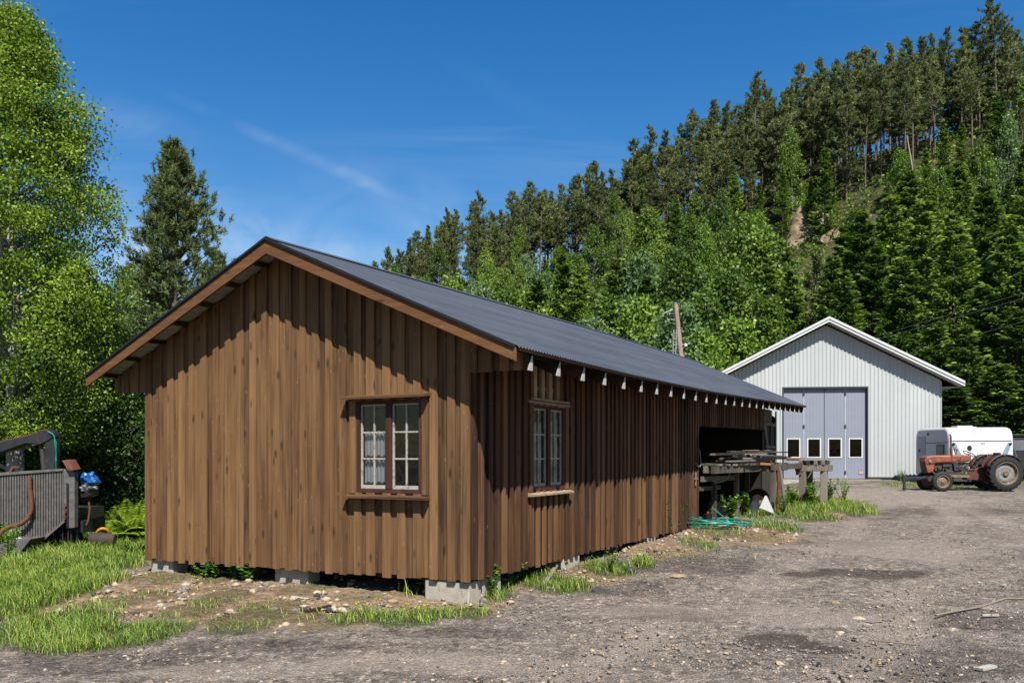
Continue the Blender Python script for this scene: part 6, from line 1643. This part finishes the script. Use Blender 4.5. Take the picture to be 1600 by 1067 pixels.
# grass blades
def grass():
    A = Acc()
    def blades(x, y, h, w_, tone):
        n = len(x); z = gz(x, y); az = rng.uniform(0, 2 * PI, n); ln = rng.uniform(.1, .6, n)
        c = np.stack([x, y, z - .01], 1); d = np.stack([np.cos(az) * ln, np.sin(az) * ln, np.ones(n)], 1); d2 = np.stack([np.cos(az) * ln * 2.6, np.sin(az) * ln * 2.6, .55 * np.ones(n)], 1)
        s = np.stack([-np.sin(az), np.cos(az), 0 * az], 1) * w_[:, None]
        s = np.stack([np.cos(az + 1.3), np.sin(az + 1.3), 0 * az], 1) * w_[:, None]
        m = c + d * (h * .6)[:, None]; t = m + d2 * (h * .5)[:, None]
        V = np.stack([c - s, c + s, m + s * .8, m - s * .8, t + s * .1, t - s * .1], 1).reshape(-1, 3)
        b = np.arange(n)[:, None] * 6
        F = np.concatenate([b + np.array([[0, 1, 2, 3]]), b + np.array([[3, 2, 4, 5]])], 0)
        A.add(V, F, np.repeat(np.clip(tone, 0, 1), 6))
    for R in GREG:
        area = PI * R[2] * R[3] * 1.2
        d = R[1]; den = np.clip(16000 / (d * .6) ** 1.35, 300, 2600) * R[4]
        n = int(min(area * den, 42000))
        a = rng.uniform(0, 2 * PI, n); q = np.sqrt(rng.uniform(0, 1.25, n))
        x = R[0] + R[2] * q * np.cos(a); y = R[1] + R[3] * q * np.sin(a)
        if n == 0: continue
        k = grass_mask(x, y) > rng.uniform(.05, .95, n)
        out = (x + .51) * .88 - (y - 10.2) * .474; inb = (out < -.05) & (((x + .51) * .474 + (y - 10.2) * .88) > .1) & (out > -5.9)
        k &= ~inb
        x, y = x[k], y[k]; n = len(x)
        cl = fbm(x * 3, y * 3, .8)
        h = R[5] * rng.uniform(.25, 1.2, n) * (.25 + 1.25 * cl) ; wd = np.clip(.0009 * d ** .6, .002, .02) * rng.uniform(.7, 1.5, n)
        blades(x, y, h, wd, rng.normal(.5, .16, n) + (cl - .5) * .8 + np.where(rng.random(n) < .10, .45, 0))
    # thin far lawn under the trees
    n = 24000; y = rng.uniform(15.5, 26, n); x = rng.uniform(-16, -5.2, n); k = (x < -5.3 - (y - 15) * .0) & (fbm(x, y, 2) > .35)
    x, y = x[k], y[k]; blades(x, y, rng.uniform(.08, .26, len(x)), rng.uniform(.006, .012, len(x)), rng.normal(.42, .15, len(x)))
    n = 14000; y = rng.uniform(35, 44, n); x = 18.5 + rng.uniform(-1.5, 9, n) * 1.0; x = x + (y - 35) * .1; blades(x, y, rng.uniform(.04, .2, n), np.full(n, .008), rng.normal(.6, .2, n))
    return A.mesh('grass', MAT['grass_blade'])
tag(link('grass', grass()), 'fresh green grass in patches along the barn and yard', 'grass', kind='stuff')

# leafy weeds: one mesh per form, copied
def weed(seed, H, n, ls, stems=4, mat='weed_leaf'):
    r = np.random.default_rng(seed); A = Acc()
    for s in range(stems):
        az = r.uniform(0, 2 * PI); tilt = r.uniform(.05, .4); top = np.array([math.cos(az) * tilt * H, math.sin(az) * tilt * H, H * r.uniform(.6, 1)])
        A.add(*limb((0, 0, 0), top, .005, .003, .03 * H, 4, 4), .2)
        t = np.repeat(np.linspace(.2, 1, max(2, n // stems)), 1); c = top * t[:, None] + np.stack([0 * t, 0 * t, .03 * H * 4 * t * (1 - t)], 1)
        a2 = r.uniform(0, 2 * PI, len(t)); d = unit(np.stack([np.cos(a2), np.sin(a2), r.normal(.1, .25, len(t))], 1))
        V, F = leaf_quads(c, d, ls * r.uniform(.6, 1.2, len(t)), ls * .6, np.tile([0, 0, 1.0], (len(t), 1)) + r.normal(0, .3, (len(t), 3))); A.add(V, F, np.repeat(r.uniform(.2, .85, len(t)), 4))
    return A.mesh('weed_plant', MAT[mat])
W1 = [weed(1, .30, 60, .075, 5), weed(2, .26, 50, .07, 5), weed(3, .38, 150, .045, 9), weed(4, .9, 60, .055, 2), weed(5, .50, 420, .075, 16)]
WD = [(318, 905, 0, 1.0, 'leafy weed under the gable left of centre, the tallest there'), (335, 905, 1, 1.0, 'broad leafy weed beside the tallest gable weed'), (365, 905, 1, .95, 'low leafy weed in the gap under the gable'), (388, 910, 0, 1.15, 'upright leafy weed right of the low one under the gable'), (402, 905, 1, .7, 'small weed next to the middle foundation block'), (800, 915, 2, 1.3, 'yellow green bushy weed at the barn side'), (818, 902, 2, 1.4, 'tall bushy weed where the barn side leaves the corner'), (850, 887, 2, 1.2, 'weed poking out from under the side cladding'), (876, 874, 2, .7, 'feathery weed below the side window'), (770, 932, 2, 1.2, 'bushy weed beside the corner foundation block'),
      (1053, 840, 3, 1.0, 'thin climbing weed against the barn side near the hose'), (1062, 825, 3, .8, 'thin weed sprig against the last boards before the opening'), (1142, 816, 4, 1.3, 'big leafy bush in front of the dark opening'), (1112, 814, 4, 1.0, 'leafy bush above the hose coil'), (1164, 806, 4, 1.3, 'leafy bush under the platform edge'), (1238, 792, 4, 1.2, 'leafy weed left of the trestle leg'), (1266, 792, 4, 1.4, 'leafy weed right of the front trestle leg'), (1296, 787, 4, 1.5, 'leafy weed under the rear trestle leg'), (1318, 787, 2, 2.0, 'fluffy weed at the tip of the weed strip'), (1222, 806, 2, 1.7, 'bushy weed before the white broken panel'), (1270, 775, 2, 1.6, 'tall weed inside the trestle'), (1412, 756, 2, 1.6, 'yellow green weed at the right corner of the garage'), (1405, 752, 2, 1.4, 'weed against the garage plinth'), (1000, 885, 2, .5, 'small round tuft plant on the gravel edge'), (955, 894, 2, 1.0, 'low bushy weed by the dark lump'), (40, 850, 2, 1.8, 'tall weed in front of the trailer skid'), (15, 870, 2, 1.7, 'tall weed at the left edge of the lawn')]
for px, py, v, s, lab in WD:
    x, d, z = on_ground(px, py); o = link('weed_plant', W1[v]); o.location = (x, d, z); o.rotation_euler = (0, 0, rng.uniform(0, 6)); o.scale = (s,) * 3; tag(o, lab, 'weed')
# buttercups
A = Acc()
for k in range(3):
    a = rng.normal(0, .06, 2); h = rng.uniform(.08, .18); A.add(*limb((a[0] * .3, a[1] * .3, 0), (a[0], a[1], h), .002, .0015, 0, 3, 3), .0)
    for q in range(5):
        t = 2 * PI * q / 5; V, F = leaf_quads(np.array([[a[0], a[1], h]]), unit(np.array([[math.cos(t), math.sin(t), .4]])), .014, .013); A.add(V, F, .6)
bc = A.mesh('buttercup', MAT['petal_yellow']); 
for px, py in [(78, 922), (88, 915), (100, 905), (82, 930), (305, 918), (312, 923), (320, 915), (555, 963), (572, 961), (590, 958), (640, 965), (655, 972), (665, 966), (845, 890), (873, 890), (878, 885), (886, 893), (290, 945), (255, 940), (600, 958), (48, 905), (297, 900)]:
    x, d, z = on_ground(px, py); o = link('buttercup', bc); o.location = (x, d, z); o.rotation_euler = (0, 0, rng.uniform(0, 6)); tag(o, 'yellow buttercup tuft flowering in the grass and dirt before the barn', 'flower', 'buttercups before the barn')
